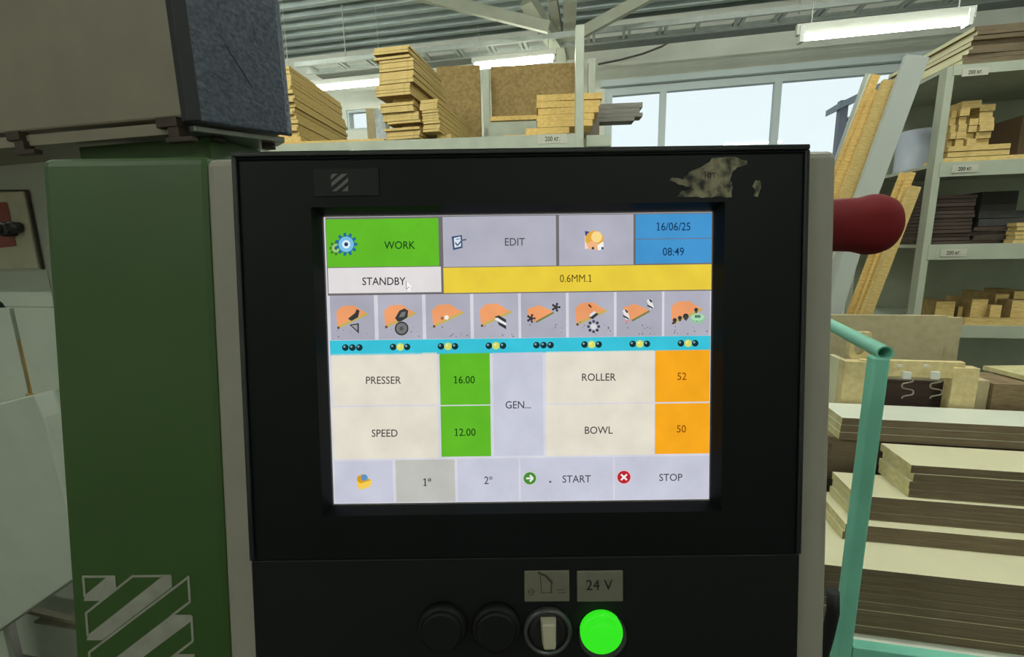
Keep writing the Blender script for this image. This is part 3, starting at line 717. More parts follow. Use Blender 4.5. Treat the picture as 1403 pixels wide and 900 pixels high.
mb = MB().box(-.225, -.012, .03, .12, -.075, -.009).build('neck', green, hood)
for q in (.25, .8):
    p = sdn * sl * q + sn * .03
    MB().lathe([(.009, 0), (.009, .006)], (p.x, p.y, -.014), (0, 0, 1), 10).build('bolt', rust, hood)

# ================================================================== LEFT MACHINE CABINET
LY = .82
cab = empty('machine_cabinet', None, 'grey white machine cabinet with red marked knob left of the green column', 'machine cabinet', at=(B.pix(30, 400, 1, LY).x, LY, 0))
co = Vector(cab.location)
def cb(px, py, Y=LY): return B.pix(px, py, 1, Y) - co
a = cb(-120, 215); b = cb(130, 540)
MB().box(a.x - .4, b.x + .05, 0, .5, cb(95, 785).z, cb(30, 160).z).build('cabinet_body', cab_white, cab, bevel=.003)
a = cb(-60, 262); pr = [cb(36, 262), cb(57, 368)]
mb = MB(); mb.hexa([(a.x, -.006, pr[1].z), (pr[1].x, -.006, pr[1].z), (pr[1].x, 0, pr[1].z), (a.x, 0, pr[1].z), (a.x, -.006, pr[0].z), (pr[0].x, -.006, pr[0].z), (pr[0].x, 0, pr[0].z), (a.x, 0, pr[0].z)])
lid = mb.build('hatch_plate', plate_m, cab, bevel=.0015)
mb = MB(); p0, p1, p2 = cb(-60, 261, LY - .004), cb(37, 261, LY - .004), cb(58.5, 369, LY - .004)
mb.bar((p0.x, -.004, p0.z), (p1.x, -.004, p1.z), .006, .003).bar((p1.x, -.004, p1.z), (p2.x, -.004, p2.z), .006, .003)
mb.build('seal', rust, cab)
mb = MB(); rp_ = [cb(x, y_, LY - .0075) for x, y_ in ((-14, 277), (9, 277), (22, 337), (-14, 341))]
mb.face([(q.x, -.0075, q.z) for q in reversed(rp_)]); mb.build('red_label', mat('red_print', (150, 66, 56), 0.6, noise=0.2, scale=40), lid)
k1 = cb(12, 314, LY - .02)
kn = MB().lathe([(.016, .0), (.016, .02), (.012, .024), (.012, .036)], (k1.x - .008, -.007, k1.z), (0, -1, 0), 18).build('knob', ink, cab)
MB().box(k1.x - .05, k1.x + .012, -.034, -.018, k1.z - .012, k1.z + .012).build('knob_bar', mat('knob_grey', (44, 44, 44), 0.4), kn, bevel=.004)
MB().lathe([(.012, 0), (.012, .018), (.009, .022)], (k1.x + .014, -.008, k1.z + .004), (0, -1, 0), 14).build('knob_end', mat('knob_grey', (44, 44, 44), 0.4), kn)
k2 = cb(2, 420); MB().lathe([(.014, 0), (.014, .012), (.010, .016), (.006, .010)], (k2.x, 0, k2.z), (0, -1, 0), 18).build('locking_screw', ink, cab)
s0, s1, s2_ = cb(27, 422), cb(36.5, 464), cb(53, 540)
zt_, zb2 = s0.z + .002, cb(30, 575).z
def slit_x(z): return s0.x + (s2_.x - s0.x) * (s0.z - z) / (s0.z - s2_.z)
xl_, xr_ = cb(-120, 430).x - .2, cb(130, 430).x + .04
for sg_, xo in ((-1, xl_), (1, xr_)):
    pts = [(zt_, xo), (zt_, slit_x(zt_) + sg_ * .007), (zb2, slit_x(zb2) + sg_ * .007), (zb2, xo)]
    mb = MB().prism(pts, 1, -.016, 0); mb.closed = True; mb.build('front_panel', cab_white, cab, bevel=.001)
mb = MB(); mb.bar((s1.x, -.010, s1.z), (s2_.x, -.010, s2_.z), .012, .006).build('brass_strip', brass, cab)
# seam panel above the guard
a, b = cb(-60, 372), cb(62, 420); MB().box(a.x, b.x + .03, -.0025, 0, b.z, a.z).build('panel_strip', cab_white, cab, bevel=.001)
# protruding lower guard with a slanted lower edge
GY = LY - .08
g = [cb(x, y_, GY) for x, y_ in ((-80, 573), (46, 541), (60, 572), (92, 700), (98, 795), (0, 863), (-80, 918))]
mb = MB().prism([(q.z, q.x) for q in g], 1, -.08, .0); mb.closed = True
mb.build('lower_guard', cab_white, cab, bevel=.003)
wd = cb(66, 560); MB().box(wd.x - .03, wd.x + .06, -.02, 0, cb(66, 640).z, cb(66, 537).z).build('wooden_stop', chip_f, cab)
MB().box(cb(-160, 800).x, cb(150, 800).x, .26, .48, -co.z, cb(95, 785).z - .001).build('underframe', cab_white, cab)
worn = mat('worn_strip', (150, 142, 118), 0.6, noise=0.5, scale=12)
for (x0, y0, x1, y1, w_) in ((30, 833, 104, 850, .010), (60, 851, 104, 858, .005)):
    a, b = cb(x0, y0, LY + .2), cb(x1, y1, LY + .2); d = (b - a).normalized() * .03
    MB().bar(Vector((a.x, .2, a.z)) - d, Vector((b.x, .2, b.z)) + d, .02, w_ * 1.4).build('guide_rail', worn, cab)
a = cb(8, 880, LY + .05); MB().box(a.x - .3, a.x, .05, .062, -co.z, cb(8, 820, LY + .05).z).build('leg', cab_white, cab)

# ================================================================== RACK A (behind the console)
RAd = 3.2
ra0 = B.pix(790, 190, 1, RAd)
RA = yaw_frame((ra0.x, ra0.y, 0), 7.9)
zA = RA.pix(590, 190, 1, -.06).z                                # shelf top
rackA = empty('storage_rack', RA, 'grey steel rack loaded with board stacks behind the console', 'rack')
xr0, xr1 = RA.pix(787.5, 120, 1, 0).x, RA.pix(799, 120, 1, 0).x
topA = RA.pix(793, 40, 1, 0).z
pw = xr1 - xr0; xlA = RA.pix(270, 150, 1, 0).x; dA = 1.05
MB().box(xr0, xr1, -.06, 0.0, 0, topA).build('post', rack_m, rackA, bevel=.003)
p = RA.pix(811, 80, 1, dA); MB().box(p.x - .03, p.x + .03, dA, dA + .06, 0, p.z).build('post', rack_m, rackA, bevel=.003)
p = RA.pix(665, 94, 1, dA); MB().box(p.x - .03, p.x + .03, dA, dA + .06, 0, p.z).build('post', rack_m, rackA, bevel=.003)
MB().box(xlA - .06, xlA, -.06, 0, 0, zA).build('post', rack_m, rackA, bevel=.003)
MB().box(xlA - .06, xlA, dA, dA + .06, 0, zA).build('post', rack_m, rackA, bevel=.003)
sh = MB().box(xlA, xr0 , -.05, dA, zA - .02, zA).box(xlA, xr0, -.06, -.01, zA - .09, zA).build('shelf', rack_m, rackA)
MB().box(xlA, xr0, -.05, dA, .9, .92).box(xlA, xr0, -.06, -.01, .84, .92).build('shelf', rack_m, rackA)
def load_label(px, py, frame, y_, parent, wpx, hpx, text='200 кг.', m_=None):
    a, b = frame.pix(px - wpx / 2, py, 1, y_), frame.pix(px + wpx / 2, py, 1, y_); c = (a + b) / 2; W = b.x - a.x; H = W * hpx / wpx
    o = MB().box(c.x - W / 2, c.x + W / 2, y_ - .002, y_, c.z - H / 2, c.z + H / 2).build('load_label', m_ or paper, parent)
    mb = MB(); mb.text(text, lambda x, y: Vector((c.x + x, y_ - .0026, c.z + y)), H * .52, 1, .8, .012); mb.mi = [0] * len(mb.mi)
    for k in range(len(mb.v)): pass
    o2 = mb.build('lettering', ink, None)
    # lettering joins its label as one print
    bm = bmesh.new(); bm.from_mesh(o.data); n0 = len(bm.faces); bm.from_mesh(o2.data); bm.faces.ensure_lookup_table()
    for f in bm.faces[n0:]: f.material_index = 1
    bm.to_mesh(o.data); bm.free(); o.data.materials.append(ink); bpy.data.objects.remove(o2)
    return o
load_label(757, 190, RA, -.0605, sh, 40, 12)
MB().box(RA.pix(800, 150, 1, .2).x, RA.pix(800, 150, 1, .2).x + .16, .0, dA, zA - .07, zA).build('side_rail', rack_m, rackA)

def stack(frame, x0, x1, y0, y1, z, n, th, mats, label, cat, group, jx=.006, jy=.006, gap=.0, name='board', yaw=0.0, jyaw=.6, slit=.0022):
    for k in range(n):
        dx, dy = random.uniform(-jx, jx), random.uniform(-jy, jy)
        block(name, mats, frame, x0 + dx, x1 + dx, y0 + dy, y1 + dy, z, z + th - slit, label, cat, group, yaw + random.uniform(-jyaw, jyaw))
        z += th + gap
    return z
# tall stack
def ratop(py, px=547): return RA.pix(px, py, 1, .02).z
def rax(px, py=120): return RA.pix(px, py, 1, .02).x
G2 = 'boards of the tall stack'; LB2 = 'chipboard strip, {} of the tallest stack on the rear rack'
th = .0185
segs = [(532, 581, 190, 178), (529, 581, 177, 174), (534, 583, 168, 164.5), (529, 581, 162, 153), (526, 574, 151, 139), (522, 572, 130, 113), (526, 577, 113, 108), (527.5, 577, 108, 79), (522, 574, 78, 75), (522, 572, 72, 61)]
z = zA
zc = zA
for (xa, xb, yb_, yt_) in segs:
    ztop = ratop(yt_); n = max(1, round((ztop - ratop(yb_)) / th)); hgt = (ratop(yt_) - ratop(yb_))
    # spacer battens fill the dark gaps below this group
    if ratop(yb_) - zc > .012:
        block('spacer_batten', chip, RA, rax(xa + 10), rax(xb - 10), .10, .40, zc, ratop(yb_), 'short spacer batten, {} of those inside the tallest stack', 'batten', 'spacers of the tall stack')
        zc = ratop(yb_)
    zc = stack(RA, rax(xa), rax(xb), .03, .66, zc, n, (ztop - zc) / n, WOOD, LB2, 'board', G2, jx=.004, jy=.008, yaw=-8)
# small stack right of it
z0_ = zA
zc = block('spacer_batten', chip, RA, rax(592), rax(612), .1, .5, zA, RA.pix(600, 180, 1, .02).z, 'spacer batten under the small board stack beside the tallest stack', 'batten') and RA.pix(600, 180, 1, .02).z
hs = RA.pix(600, 150, 1, .02).z - zc
zc = stack(RA, rax(588), rax(612), .02, .85, zc, 8, hs / 8, WOOD, 'narrow strip, {} of the small stack beside the tallest stack', 'board', 'boards of the small stack', jx=.003, yaw=-8)
stack(RA, rax(584), rax(609), .02, .75, zc + 0, 3, (RA.pix(600, 135, 1, .02).z - zc) / 3, WOOD, 'narrow strip, {} of the small stack beside the tallest stack', 'board', 'boards of the small stack', jx=.003, yaw=-8)
# left stack, seen from its long sides
xs1 = RA.pix(402, 150, 1, .03).x
z = zA
n1 = 15; h1 = (RA.pix(399, 116, 1, .03).z - zA) / n1
z = stack(RA, xs1 - .55, xs1, .05, .92, z, n1, h1, WOOD, 'wide yellowish board, {} of the broad stack next to the hood', 'board', 'boards of the broad stack', jx=.012, jy=.02)
n2 = 5; h2 = (RA.pix(397, 88, 1, .03).z - z) / n2
stack(RA, xs1 - .56, xs1 - .008, .05, .86, z, n2, h2, WOOD, 'wide yellowish board, {} of the broad stack next to the hood', 'board', 'boards of the broad stack', jx=.003, jy=.01)
a = RA.pix(398, 192, 1, -.03); b = RA.pix(425, 168, 1, -.03)
block('offcut_board', chip_y, RA, a.x - .2, a.x + .08, -.045, .02, zA, zA + .05, 'yellow offcut lying at the shelf edge before the broad stack', 'offcut')
a, b = RA.pix(394, 190, 1, -.05), RA.pix(527, 188, 1, -.05)
block('edge_plank', chip_y, RA, a.x + .085, b.x, -.055, -.01, zA, zA + .014, 'thin yellow plank lying along the front edge of the rear shelf', 'plank')
# standing sheets
a, b = RA.pix(672, 95, 1, 1.2), RA.pix(800, 150, 1, 1.2)
block('chipboard_sheet', chip_f, RA, a.x, b.x, 1.2, 1.22, 0, RA.pix(740, 88, 1, 1.2).z, 'large brown chipboard sheet standing behind the rear rack posts', 'sheet')
a, b = RA.pix(598, 95, 1, 1.14), RA.pix(659, 150, 1, 1.14)
block('chipboard_sheet', chip_f, RA, a.x, b.x, 1.14, 1.16, 0, RA.pix(630, 90, 1, 1.14).z, 'smaller brown chipboard sheet standing right behind the tallest stack', 'sheet')
# yellow boards right
lab = 'yellow sawn plank, {} of the pile around the tall rack post'
zc = zA
def rx(px, y_): return RA.pix(px, 150, 1, y_).x
rows = [(665, 778, 1), (690, 815, 1), (722, 818, 1), (733, 822, 2), (735, 824, 2)]
ztarget = RA.pix(780, 128, 1, .3).z; nn = 8; hh = (ztarget - zA) / nn
for k, (xa, xb) in enumerate([(664, 770), (690, 776), (720, 780), (736, 812), (736, 815), (737, 820), (735, 822), (736, 825)]):
    zc = stack(RA, rx(xa, .3), rx(xb, .3), .30, .46 + .015 * k, zc, 1, hh, WOOD_Y, lab, 'plank', 'yellow planks on the rear rack', jx=.004, jyaw=1.2)
block('steel_bearer', rack_m, RA, rx(668, .9), rx(790, .9), .9, .96, zA, RA.pix(740, 164, 1, .9).z - .001, 'grey steel bearer under the pale rail on the rear rack', 'bearer')
o = block('beech_rail', chip_y, RA, rx(672, .9), rx(790, .9), .88, .97, RA.pix(740, 164, 1, .9).z, RA.pix(740, 158, 1, .9).z, 'pale rail lying along the foot of the large chipboard sheet', 'rail')
# grey battens sticking out towards the window
zc = RA.pix(850, 166, 1, .62).z
block('cross_bearer', mat('grey_bearer', (128, 120, 108), 0.8), RA, rx(800, .6), rx(822, .6), .62, .82, zA + .001, zc, 'grey bearer block carrying the weathered battens', 'bearer')
for k, (xa, xb, h_) in enumerate([(800, 868, .03), (800, 882, .03), (800, 878, .035), (800, 879, .04)]):
    zc = stack(RA, rx(xa, .62), rx(xb, .62), .62, .74, zc, 1, h_, mat('weathered_wood', (138, 134, 126), 0.8, noise=0.3, scale=20, stretch=(.4, 1, 4)), 'weathered grey batten, {} of those sticking out before the window', 'batten', 'weathered battens', jx=.01)
# odds between the two left stacks
p = RA.pix(510, 170, 1, .6)
block('cardboard_piece', mdf, RA, p.x - .045, p.x + .05, .6, .66, zA, RA.pix(512, 148, 1, .6).z, 'crumpled tan cardboard piece in the gap between the stacks', 'cardboard')
p = RA.pix(522, 165, 1, .55)
block('clear_bag', mat('plastic_bag', (190, 200, 205), 0.2, noise=0.4, scale=30), RA, p.x - .03, p.x + .05, .5, .6, zA, RA.pix(523, 152, 1, .55).z, 'grey plastic bag bundle beside the tan cardboard piece', 'bag')
# ================================================================== RACK B (right)
BY = 2.0
rackB = empty('storage_rack', None, 'grey steel rack with load labels on the shelf fronts right of the console', 'rack', at=(0, BY, 0))
def rb_(px, py, Y=BY): return B.pix(px, py, 1, Y)
xb0 = rb_(1281, 220).x; xb1 = rb_(1297, 180).x; xbr = xb1 + 1.3; dB = .5
BXR = xbr
shelf_px = [(1350, 86, 100), (1345, 220, 240), (1340, 334, 355), (1362, 446, 463)]
zt = [rb_(x, a).z for x, a, b in shelf_px]; zb = [rb_(x, b).z for x, a, b in shelf_px]
topB = rb_(1294, 92).z
for x0 in (xb0, xbr):
    for y0 in (0, dB):
        w3 = xb1 - xb0; sg = 1 if y0 == 0 else -1
        MB().prism([(x0, y0), (x0 + w3, y0), (x0 + w3, y0 + sg * .004), (x0 + .004, y0 + sg * .004), (x0 + .004, y0 + sg * .04), (x0, y0 + sg * .04)], 2, 0, topB).build('post', rack_m, rackB)
labs = [(1336, 98.5), (1322, 231), (1306, 346), None]
for k in range(4):
    s = MB().box(xb0 + .005, xbr + .04, .013, dB - .005, zt[k] - .012, zt[k]).box(xb1 - .006, xbr, -.002, .012, zb[k], zt[k]).build('shelf', rack_m, rackB)
    if labs[k]: load_label(labs[k][0], labs[k][1], Frame((0, BY, 0), (1, 0, 0), (0, 1, 0), (0, 0, 1)), -.0025, s, 36, 11.5)
MB().box(xb0, xbr + .04, dB + .004, dB + .012, .3, topB).build('back_sheet', rack_m, rackB)
MB().box(xb0 + .005, xbr + .04, .005, dB - .005, .28, .3).build('shelf', rack_m, rackB)
FB = yaw_frame((0, BY, 0), 0)
def fx(px, y_, py=200): return FB.pix(px, py, 1, y_).x
def fz(px, py, y_): return FB.pix(px, py, 1, y_).z
# boards lying on top
z = topB; n = 9; h = (fz(1360, 34, .03) - z) / n
lab = 'long pale board, {} of the pile on top of the labelled rack'
for k in range(n):
    xl = fx(1318 + (k > 3) * 10 + random.uniform(-4, 4), .03, 70)
    block('board', [lam, brown_edge, lam] if k < 3 else [chip_f, brown_edge, lam], FB, xl, xl + 1.0, .03 + random.uniform(0, .02), .52 + random.uniform(-.02, .04), z, z + h - .0015, lab, 'board', 'boards on top of the rack', yaw=2 + random.uniform(-1, 1)); z += h
# shelf 1: pile of light blocks on wide boards
z = zt[1]; h = .022
z1 = stack(FB, fx(1293, .03), fx(1403, .03) + .1, .03, .13, z, 1, h, [chip_f, chip, chip], 'long chipboard strip, {} of those under the upper shelf offcuts', 'board', 'strips under the offcut pile', jyaw=0)
z1 = stack(FB, fx(1300, .03), fx(1385, .03), .03, .12, z1, 2, h * .9, [chip_f, chip, chip], 'long chipboard strip, {} of those under the upper shelf offcuts', 'board', 'strips under the offcut pile', jyaw=0, jx=.01)
cols = [(1297, 1306, 152), (1307, 1320, 150), (1322, 1335, 163), (1336, 1357, 143)]
for ci, (xa, xb, yt_) in enumerate(cols):
    lab = 'light offcut, {} of the ' + ('column touching the rack post', 'second column from the rack post', 'third column from the rack post', 'widest column on the upper shelf')[ci]
    zz = z1; n = max(2, round((fz(xa, yt_, .05) - z1) / .024)); h = (fz(xa, yt_, .05) - z1) / n
    for k in range(n):
        block('wood_offcut', [chip_f, chip, chip], FB, fx(xa, .05) + random.uniform(0, .004), fx(xb, .05) - random.uniform(0, .004), .04 + random.uniform(0, .02), .12, zz, zz + h - .001, lab, 'offcut', 'offcut column %s' % ('beside post', 'second', 'third', 'widest')[ci]); zz += h
hz_ = fz(1330, 150, .05)
block('wood_offcut', chip, FB, fx(1310, .05), fx(1336, .05), .05, .11, hz_ + .004, hz_ + .03, 'flat light offcut lying across the top of the offcut pile', 'offcut')
p = fx(1395, .2); block('cardboard_box', mat('brown_cardboard', (112, 88, 66), 0.8), FB, p, p + .2, .2, .4, zt[1], fz(1395, 158, .2), 'brown cardboard box behind the offcut pile on the upper shelf', 'box')
# shelf 2: dark boards
n = 13; h = (fz(1300, 267, .04) - zt[2]) / n
stack(FB, fx(1278, .04, 300), fx(1333, .04, 300), .04, .40, zt[2], n, h, dark_brown, 'dark brown board, {} of the square pile on the middle shelf', 'board', 'dark boards on the middle shelf', jx=.003, jyaw=.3)
z = stack(FB, fx(1336, .06, 300), fx(1384, .06, 300), .06, .4, zt[2], 4, .016, dark_brown, 'thin dark board, {} of the low pile beside the square pile', 'board', 'low dark pile', jx=.006)
z = stack(FB, fx(1341, .06, 300), fx(1412, .06, 300), .06, .4, z, 2, (fz(1360, 288, .06) - z) / 2, dark_grey_b, 'thick dark grey board, {} of two on the low dark pile', 'board', 'dark grey boards', jx=.006)
block('dark_case', mat('dark_case', (44, 40, 38), 0.6), FB, fx(1345, .2, 270), fx(1395, .2, 270), .2, .4, z, fz(1370, 262, .2), 'dark case lying on the thick grey boards', 'case')
stack(FB, fx(1387, .02, 320), fx(1420, .02, 320), .01, .05, zt[2], 5, .015, chip, 'short light strip, {} of the bundle at the middle shelf edge', 'strip', 'light strips at shelf edge', jx=.003)
# shelf 3: rough offcuts
lab = 'rough light offcut, %s from the rack post on the lowest labelled shelf'
sc_ = [(1282, 1308, 413, .08, .2), (1312, 1330, 420, .1, .2), (1330, 1352, 410, .06, .2), (1357, 1372, 418, .032, .05), (1362, 1380, 403, .12, .3), (1386, 1412, 399, .15, .3), (1385, 1420, 412, .032, .10)]
for oi, (xa, xb, yt_, ya, yb_) in enumerate(sc_):
    block('wood_offcut', [chip_f, chip, chip_f], FB, fx(xa, ya, 425), fx(xb, ya, 425), ya, yb_, zt[3], fz(xa, yt_, ya), lab % ordinal(oi + 1), 'offcut', 'heaped offcuts', yaw=random.uniform(-2, 2))
block('wood_strip', [chip_f, chip, chip], FB, fx(1322, .004, 440), fx(1420, .004, 440), .004, .026, zt[3], fz(1360, 436, .004), 'flat strip along the front edge of the lowest labelled shelf', 'strip')
# film roll at the open end of the rack
p = FB.pix(1256, 226, 1, .33); r = .078
o = MB().lathe([(r, 0), (r, .01), (r, FB.pix(1251, 181, 1, .33).z - zt[1])], (0, 0, 0), (0, 0, 1), 24).build('film_roll', roll_m); o.location = (p.x, BY + .33, zt[1])
tag(o, 'pale blue film roll standing on the rack shelf behind the leaning boards', 'roll')

# ================================================================== LEANING BOARDS
def lean(name, top, bot_slope, wpx, Y, th_, m_, label, group=None, ybot=None):
    """board in a vertical plane Y leaning sideways: top = pixel of its upper left corner, wpx its width there, slope dx/dy in pixels"""
    (tx, ty) = top
    a = B.pix(tx, ty, 1, Y); a2 = B.pix(tx + wpx, ty, 1, Y); low = B.pix(tx + bot_slope * 300, ty + 300, 1, Y)
    d = (a - low).normalized(); W = (a2.x - a.x) * abs(d.z)
    ux = Vector((d.z, 0, -d.x))                               # across the board
    L = (a.z - (W * ux.z if ux.z > 0 else 0)) / d.z
    L = min(L, (a.z + min(0, W * ux.z)) / d.z)
    base = a - d * L
    mb = MB().box(0, W, 0, th_, 0, L); o = mb.build(name, m_, bevel=.001)
    M = Matrix.Identity(4)
    for i in range(3): M[i][0] = ux[i]; M[i][1] = (0, 1, 0)[i]; M[i][2] = d[i]; M[i][3] = base[i]
    o.matrix_world = M
    return tag(o, label, 'board', group)
lean('leaning_board', (1187, 100), -.36, 6, 1.985, .012, pale_grey, 'thin pale board leaning leftmost in front of the window')
lean('leaning_board', (1192, 101), -.37, 4, 1.965, .012, lam_w, 'white edged strip leaning beside the thin pale board')
lean('leaning_board', (1196, 101), -.40, 12, 1.945, .015, [chip_y], 'tall yellow plank leaning behind the cut off yellow plank')
lean('leaning_board', (1198, 122), -.42, 13, 1.915, .02, [chip_y], 'cut off yellow plank leaning in front of the tall yellow one')
lean('leaning_board', (1212, 108), -.38, 22, 1.89, .02, [chip], 'yellow plank leaning just behind the wide grey board')
lean('leaning_board', (1243, 74), -.36, 33, 1.855, .02, pale_grey, 'wide pale grey board leaning between yellow planks and rack post')
lean('leaning_board', (1236, 236), -.38, 12, 1.83, .016, [chip_y], 'short yellow plank leaning right below the film roll')
lean('leaning_board', (1247, 235), -.38, 9, 1.805, .016, [chip_y], 'narrow short yellow plank leaning against the rack side')
lean('leaning_board', (1249, 254), -.38, 15, 1.775, .022, [chip], 'lowest broad yellow plank leaning next to the rack post')
lean('leaning_board', (1170, 300), -.30, 24, 1.74, .014, pale_grey, 'bluish white board leaning low behind the emergency stop')
cpts = [B.pix(1153, 340, 1, 2.2), B.pix(1156, 355, 1, 2.2), B.pix(1150, 372, 1, 2.2), B.pix(1138, 384, 1, 2.2), B.pix(1120, 388, 1, 2.2)]

# ================================================================== CART
KY = .95
zS5 = B.pix(1130, 773, 1, KY).z
def yz(px, py, z): return B.pix(px, py, 2, z).y
def zy(px, py, y_): return B.pix(px, py, 1, y_).z
cart = empty('trolley', None, 'turquoise steel trolley with a tubular push handle loaded with boards', 'trolley', at=(0, 0, 0))
TH = .019
zD = zS5 - 8 * TH                                            # deck height
PYc = .86                                                    # pole plane
pA, pB = B.pix(1199, 487, 1, PYc), B.pix(1222, 487, 1, PYc)
ztop = B.pix(1213, 490, 1, PYc).z; xp = (pA.x + pB.x) / 2; wp = pB.x - pA.x
cxr = 1.75
MB().box(xp - wp / 2, xp + wp / 2, PYc, PYc + .026, .12, ztop).build('pole', tur, cart, bevel=.004)
hb = B.pix(1213, 484, 1, PYc); he = Vector((xp - .02, 1.42, hb.z))
hdir = (B.pix(1140, 446, 2, hb.z) - hb)
he = hb + hdir.normalized() * .62
rT = wp / 2 * 1.02
mb = MB().tube([hb, he], rT, 18, cap=False); mb.tube([hb + hdir.normalized() * .001, he], rT * .78, 18, mi=1, cap=False)
k = len(mb.v); 
for i in range(18):                                           # rim of the open tube end
    i2 = (i + 1) % 18; mb.f.append([i, i2, 36 + i2, 36 + i]); mb.mi.append(0); mb.sm.append(False)
mb.build('push_handle', [tur, tur], cart)
MB().box(he.x - wp / 2, he.x + wp / 2, he.y - .035, he.y, .12, hb.z - rT * .5).build('pole', tur, cart, bevel=.004)
rz = B.pix(1165, 886, 1, PYc).z
MB().box(xp + wp / 2, cxr, PYc, PYc + .022, rz - .04, rz).build('side_rail', tur, cart, bevel=.002)
MB().box(xp - wp / 2, cxr, PYc + .036, 1.52, zD - .06, zD - .0125).build('deck', tur, cart, bevel=.002)
MB().box(cxr - .05, cxr, PYc, PYc + .035, .12, rz - .04).build('pole', tur, cart)
MB().box(cxr - .05, cxr, 1.48, 1.515, .12, zD - .045).build('pole', tur, cart)
for (x, y_) in ((xp, PYc + .02), (cxr - .03, PYc + .02), (he.x, he.y - .02), (cxr - .03, 1.5)):
    MB().lathe([(.055, -.015), (.06, -.01), (.06, .01), (.055, .015)], (x, y_, .06), (0, 1, 0), 18).build('wheel', ink, cart)
# boards on the cart
block('base_sheet', lam_w, B, xp + .03, 1.70, PYc + .04, 1.51, zD - .012, zD - .0005, 'thin white base sheet lying on the trolley deck under all piles', 'sheet')
CB = [lam, brown_edge, pale_end]
def cstack(px_left, py_for_x, yf, yb_, z, n, label, group, x1=1.62, mats=None, jx=.004, jy=.0012, th_=TH, yaw=0.0):
    xl = B.pix(px_left, py_for_x, 1, yf).x
    return stack(B, xl, x1, yf, yb_, z, n, th_, mats or CB, label, 'board', group, jx=jx, jy=jy, jyaw=.05, slit=.0007, yaw=yaw)
z5 = cstack(1128, 780, KY, yz(1132, 702, zS5), zD, 8, 'cream board with brown edge, {} of the bottom trolley pile', 'bottom pile on the trolley', x1=1.66, jx=.002)
y4 = yz(1157, 738, z5)
z4 = cstack(1157, 720, y4, yz(1133, 673, z5 + 2 * TH), z5, 2, 'thin cream board, {} of the pair lying on the bottom trolley pile', 'pair on the bottom pile', jx=.002)
y3 = yz(1195, 712, z4) ; z3t = zy(1195, 682, y3); n3 = max(2, round((z3t - z4) / TH))
z3 = cstack(1172, 690, y3, yz(1148, 648, z3t), z4, n3, 'cream board, {} of the trolley pile under the shorter pile', 'middle pile on the trolley')
y2 = yz(1251, 681, z3); z2t = zy(1251, 641, y2); n2 = max(3, round((z2t - z3) / TH))
z2_ = cstack(1251, 645, y2, yz(1217, 611, z2t), z3, n2, 'shorter cream board, {} of the short pile on the trolley', 'short pile on the trolley')
yb1 = max(yz(1148, 648, z3t), yz(1133, 673, z4), yz(1132, 702, z5), yz(1217, 611, z2t)) + .025
z1b = zy(1150, 598, yb1 - .02); nb = round((z1b - zD) / TH)
zb_ = cstack(1136, 620, yb1, yb1 + .22, zD, nb, 'dark brown edged board, {} of the high block at the trolley back', 'back block on the trolley', mats=[chip_d, brown_edge, brown_edge])
z1t = zy(1153, 568, yb1 - .015); n1_ = max(2, round((z1t - zb_) / TH))
z1_ = cstack(1153, 570, yb1 - .015, yz(1140, 548, z1t), zb_, n1_, 'white topped board, {} of the uppermost pile on the trolley', 'top pile on the trolley', mats=[lam_w, brown_edge, pale_end])
# chipboard seat frame with wire springs standing behind the top pile
sy = yz(1140, 548, z1t) + .012
def sp(px, py, y_=sy): return B.pix(px, py, 1, y_)
sfz = zb_
sf = empty('seat_frame', None, 'chipboard seat frame part with zigzag wire springs on the trolley', 'furniture frame', at=(sp(1240, 520).x, sy, sfz))
so = Vector(sf.location)
def sbox(px0, py0, px1, py1, y0, y1, name, m_, zbot=None):
    a, b = sp(px0, py0, sy + y0) - so, sp(px1, py1, sy + y0) - so
    return MB().box(a.x, b.x, y0, y1, (0 if zbot is None else b.z), a.z).build(name, m_, sf, bevel=.001)
pale_chip = mat('pale_chipboard', (226, 208, 156), 0.8, rgb2=(206, 186, 132), scale=60)
sbox(1181, 493, 1320, 519, 0.004, .022, 'top_rail', pale_chip, 1)
sbox(1158, 495, 1182, 545, 0, .03, 'side_block', pale_chip); sbox(1150, 492, 1153, 545, .03, .09, 'side_panel', lam)
sbox(1308, 504, 1337, 545, 0, .03, 'side_block', pale_chip)
sbox(1182, 519, 1308, 545, .05, .06, 'back_panel', dark_brown)
for cxp in (1242, 1281):
    a, b = sp(cxp - 5, 509) - so, sp(cxp + 5, 519) - so
    cl = MB().box(a.x, b.x, -.004, .004, b.z, a.z).build('spring_clip', white_p, sf, bevel=.001)
    pts = []
    for k in range(61):
        t_ = k / 60.0; px = cxp + 8 * math.tanh(2.2 * math.sin(t_ * PI * 3.2 + .9)) + 1.5; py = 518 + 28 * t_
        q = sp(px, py, sy + .01) - so; pts.append((q.x, .01, max(q.z, .003)))
    MB().tube(pts, .0018, 6).build('spring', mat('spring_wire', (176, 172, 160), 0.3, metal=0.6), cl)
for cxp in (1196, 1232, 1268):
    a = sp(cxp, 501, sy + .004) - so; MB().box(a.x - .006, a.x + .006, .001, .004, a.z - .003, a.z + .003).build('staple', white_p, sf)
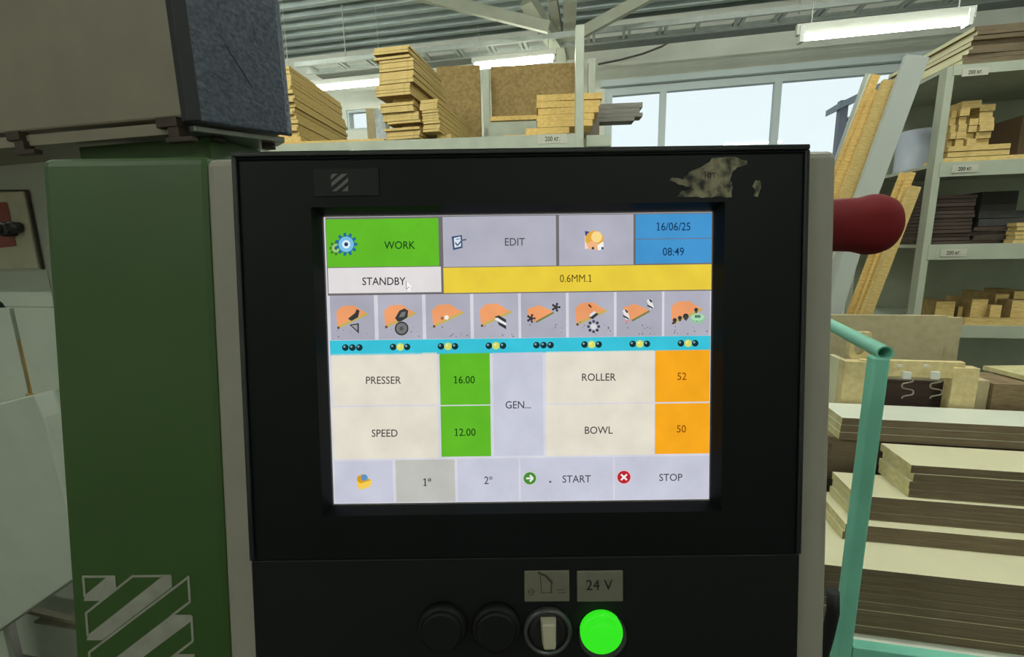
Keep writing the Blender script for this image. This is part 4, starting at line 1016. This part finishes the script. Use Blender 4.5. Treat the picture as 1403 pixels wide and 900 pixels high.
# plate with an oval cut-out, resting on the frame
ov = [sp(x, y_, sy + .03) for x, y_ in ((1167, 455), (1196, 455), (1196, 492.0), (1167, 492.0))]
cc = sp(1178, 476, sy + .03); rx_, rz_ = (sp(1186, 476, sy + .03).x - sp(1171, 476, sy + .03).x) / 2, (sp(1178, 466, sy + .03).z - sp(1178, 487, sy + .03).z) / 2
x0, x1, z1, z0 = ov[0].x, ov[1].x, ov[0].z, ov[2].z
oo = Vector(((x0 + x1) / 2, sy + .03, z0)); mb = MB(); N = 24
def edge(a):
    dx, dz = math.cos(a), math.sin(a); s_ = min(((x1 if dx > 0 else x0) - cc.x) / dx if abs(dx) > 1e-6 else 9, ((z1 if dz > 0 else z0) - cc.z) / dz if abs(dz) > 1e-6 else 9)
    return Vector((cc.x + dx * s_, 0, cc.z + dz * s_))
for k in range(N):
    a0, a1 = 2 * PI * k / N, 2 * PI * (k + 1) / N
    e0, e1 = edge(a0), edge(a1); h0, h1 = Vector((cc.x + rx_ * math.cos(a0), 0, cc.z + rz_ * math.sin(a0))), Vector((cc.x + rx_ * math.cos(a1), 0, cc.z + rz_ * math.sin(a1)))
    def L_(v, y_): return (v.x - oo.x, y_, v.z - oo.z)
    mb.face([L_(h0, 0), L_(e0, 0), L_(e1, 0), L_(h1, 0)]); mb.face([L_(h1, .018), L_(e1, .018), L_(e0, .018), L_(h0, .018)])
    mb.face([L_(h0, 0), L_(h1, 0), L_(h1, .018), L_(h0, .018)]); mb.face([L_(e1, 0), L_(e0, 0), L_(e0, .018), L_(e1, .018)])
o = mb.build('cutout_plate', pale_chip); o.location = oo; tag(o, 'small chipboard plate with an oval hole behind the turquoise handle', 'plate')
# fibreboard sheets standing behind
sy2 = 1.60
a, b = B.pix(1120, 432, 1, sy2), B.pix(1299, 432, 1, sy2)
block('fibreboard_sheet', mdf, B, a.x, b.x, sy2, sy2 + .016, 0, B.pix(1220, 432, 1, sy2).z, 'tan fibreboard sheet standing upright behind the trolley', 'sheet')
b2 = B.pix(1319, 440, 1, sy2 + .03); block('fibreboard_sheet', mdf, B, a.x, b2.x, sy2 + .03, sy2 + .046, 0, B.pix(1310, 435, 1, sy2 + .03).z, 'second fibreboard sheet showing past the edge of the tan one', 'sheet')
# box with slanted lid right of the seat frame
q0 = B.pix(1358, 548, 1, sy + .02)
tc = empty('offcut_crate', None, 'brown offcut crate under a slanted pale sheet beside the seat frame', 'crate', at=(q0.x, sy + .02, zb_))
tco = Vector(tc.location)
a = B.pix(1362, 526, 1, sy + .02) - tco; MB().box(a.x, a.x + .3, 0, .12, 0, a.z).build('crate_side', chip_d, tc)
a1 = B.pix(1344, 523, 1, sy + .02) - tco; MB().box(a1.x, a.x - .002, .01, .06, 0, a1.z).build('crate_end', mdf, tc)
l0, l1 = B.pix(1354, 509, 1, sy + .14) - tco, B.pix(1403, 522, 1, sy + .0) - tco; l2 = B.pix(1410, 506, 1, sy + .14) - tco
zlid = a.z + .003
lid = MB(); P0 = Vector((l0.x, .14, l0.z)); P1 = Vector((l1.x + .05, -.01, l1.z - .012)); P2 = Vector((l2.x + .12, .14, l2.z)); 
up = Vector((0, 0, .012)); P3 = P0 + Vector((.01, -.01, -.004))
lid.hexa([P0, P1, P1 + Vector((.1, .02, 0)), P2, P0 + up, P1 + up, P1 + Vector((.1, .02, 0)) + up, P2 + up]); lid.closed = True
lid.build('slanted_sheet', pale_end, tc)
# black hose end and fitting low beside the console
hp = B.pix(1134, 870, 1, .8)
o = MB().tube([(0, 0, .09), (.004, .0, .05), (0, 0, .0), (-.006, 0, -.05), (-.01, 0, -.14)], .010, 12).build('rubber_hose', ink); o.location = hp
tag(o, 'black rubber hose end at the foot of the turquoise pole', 'hose')
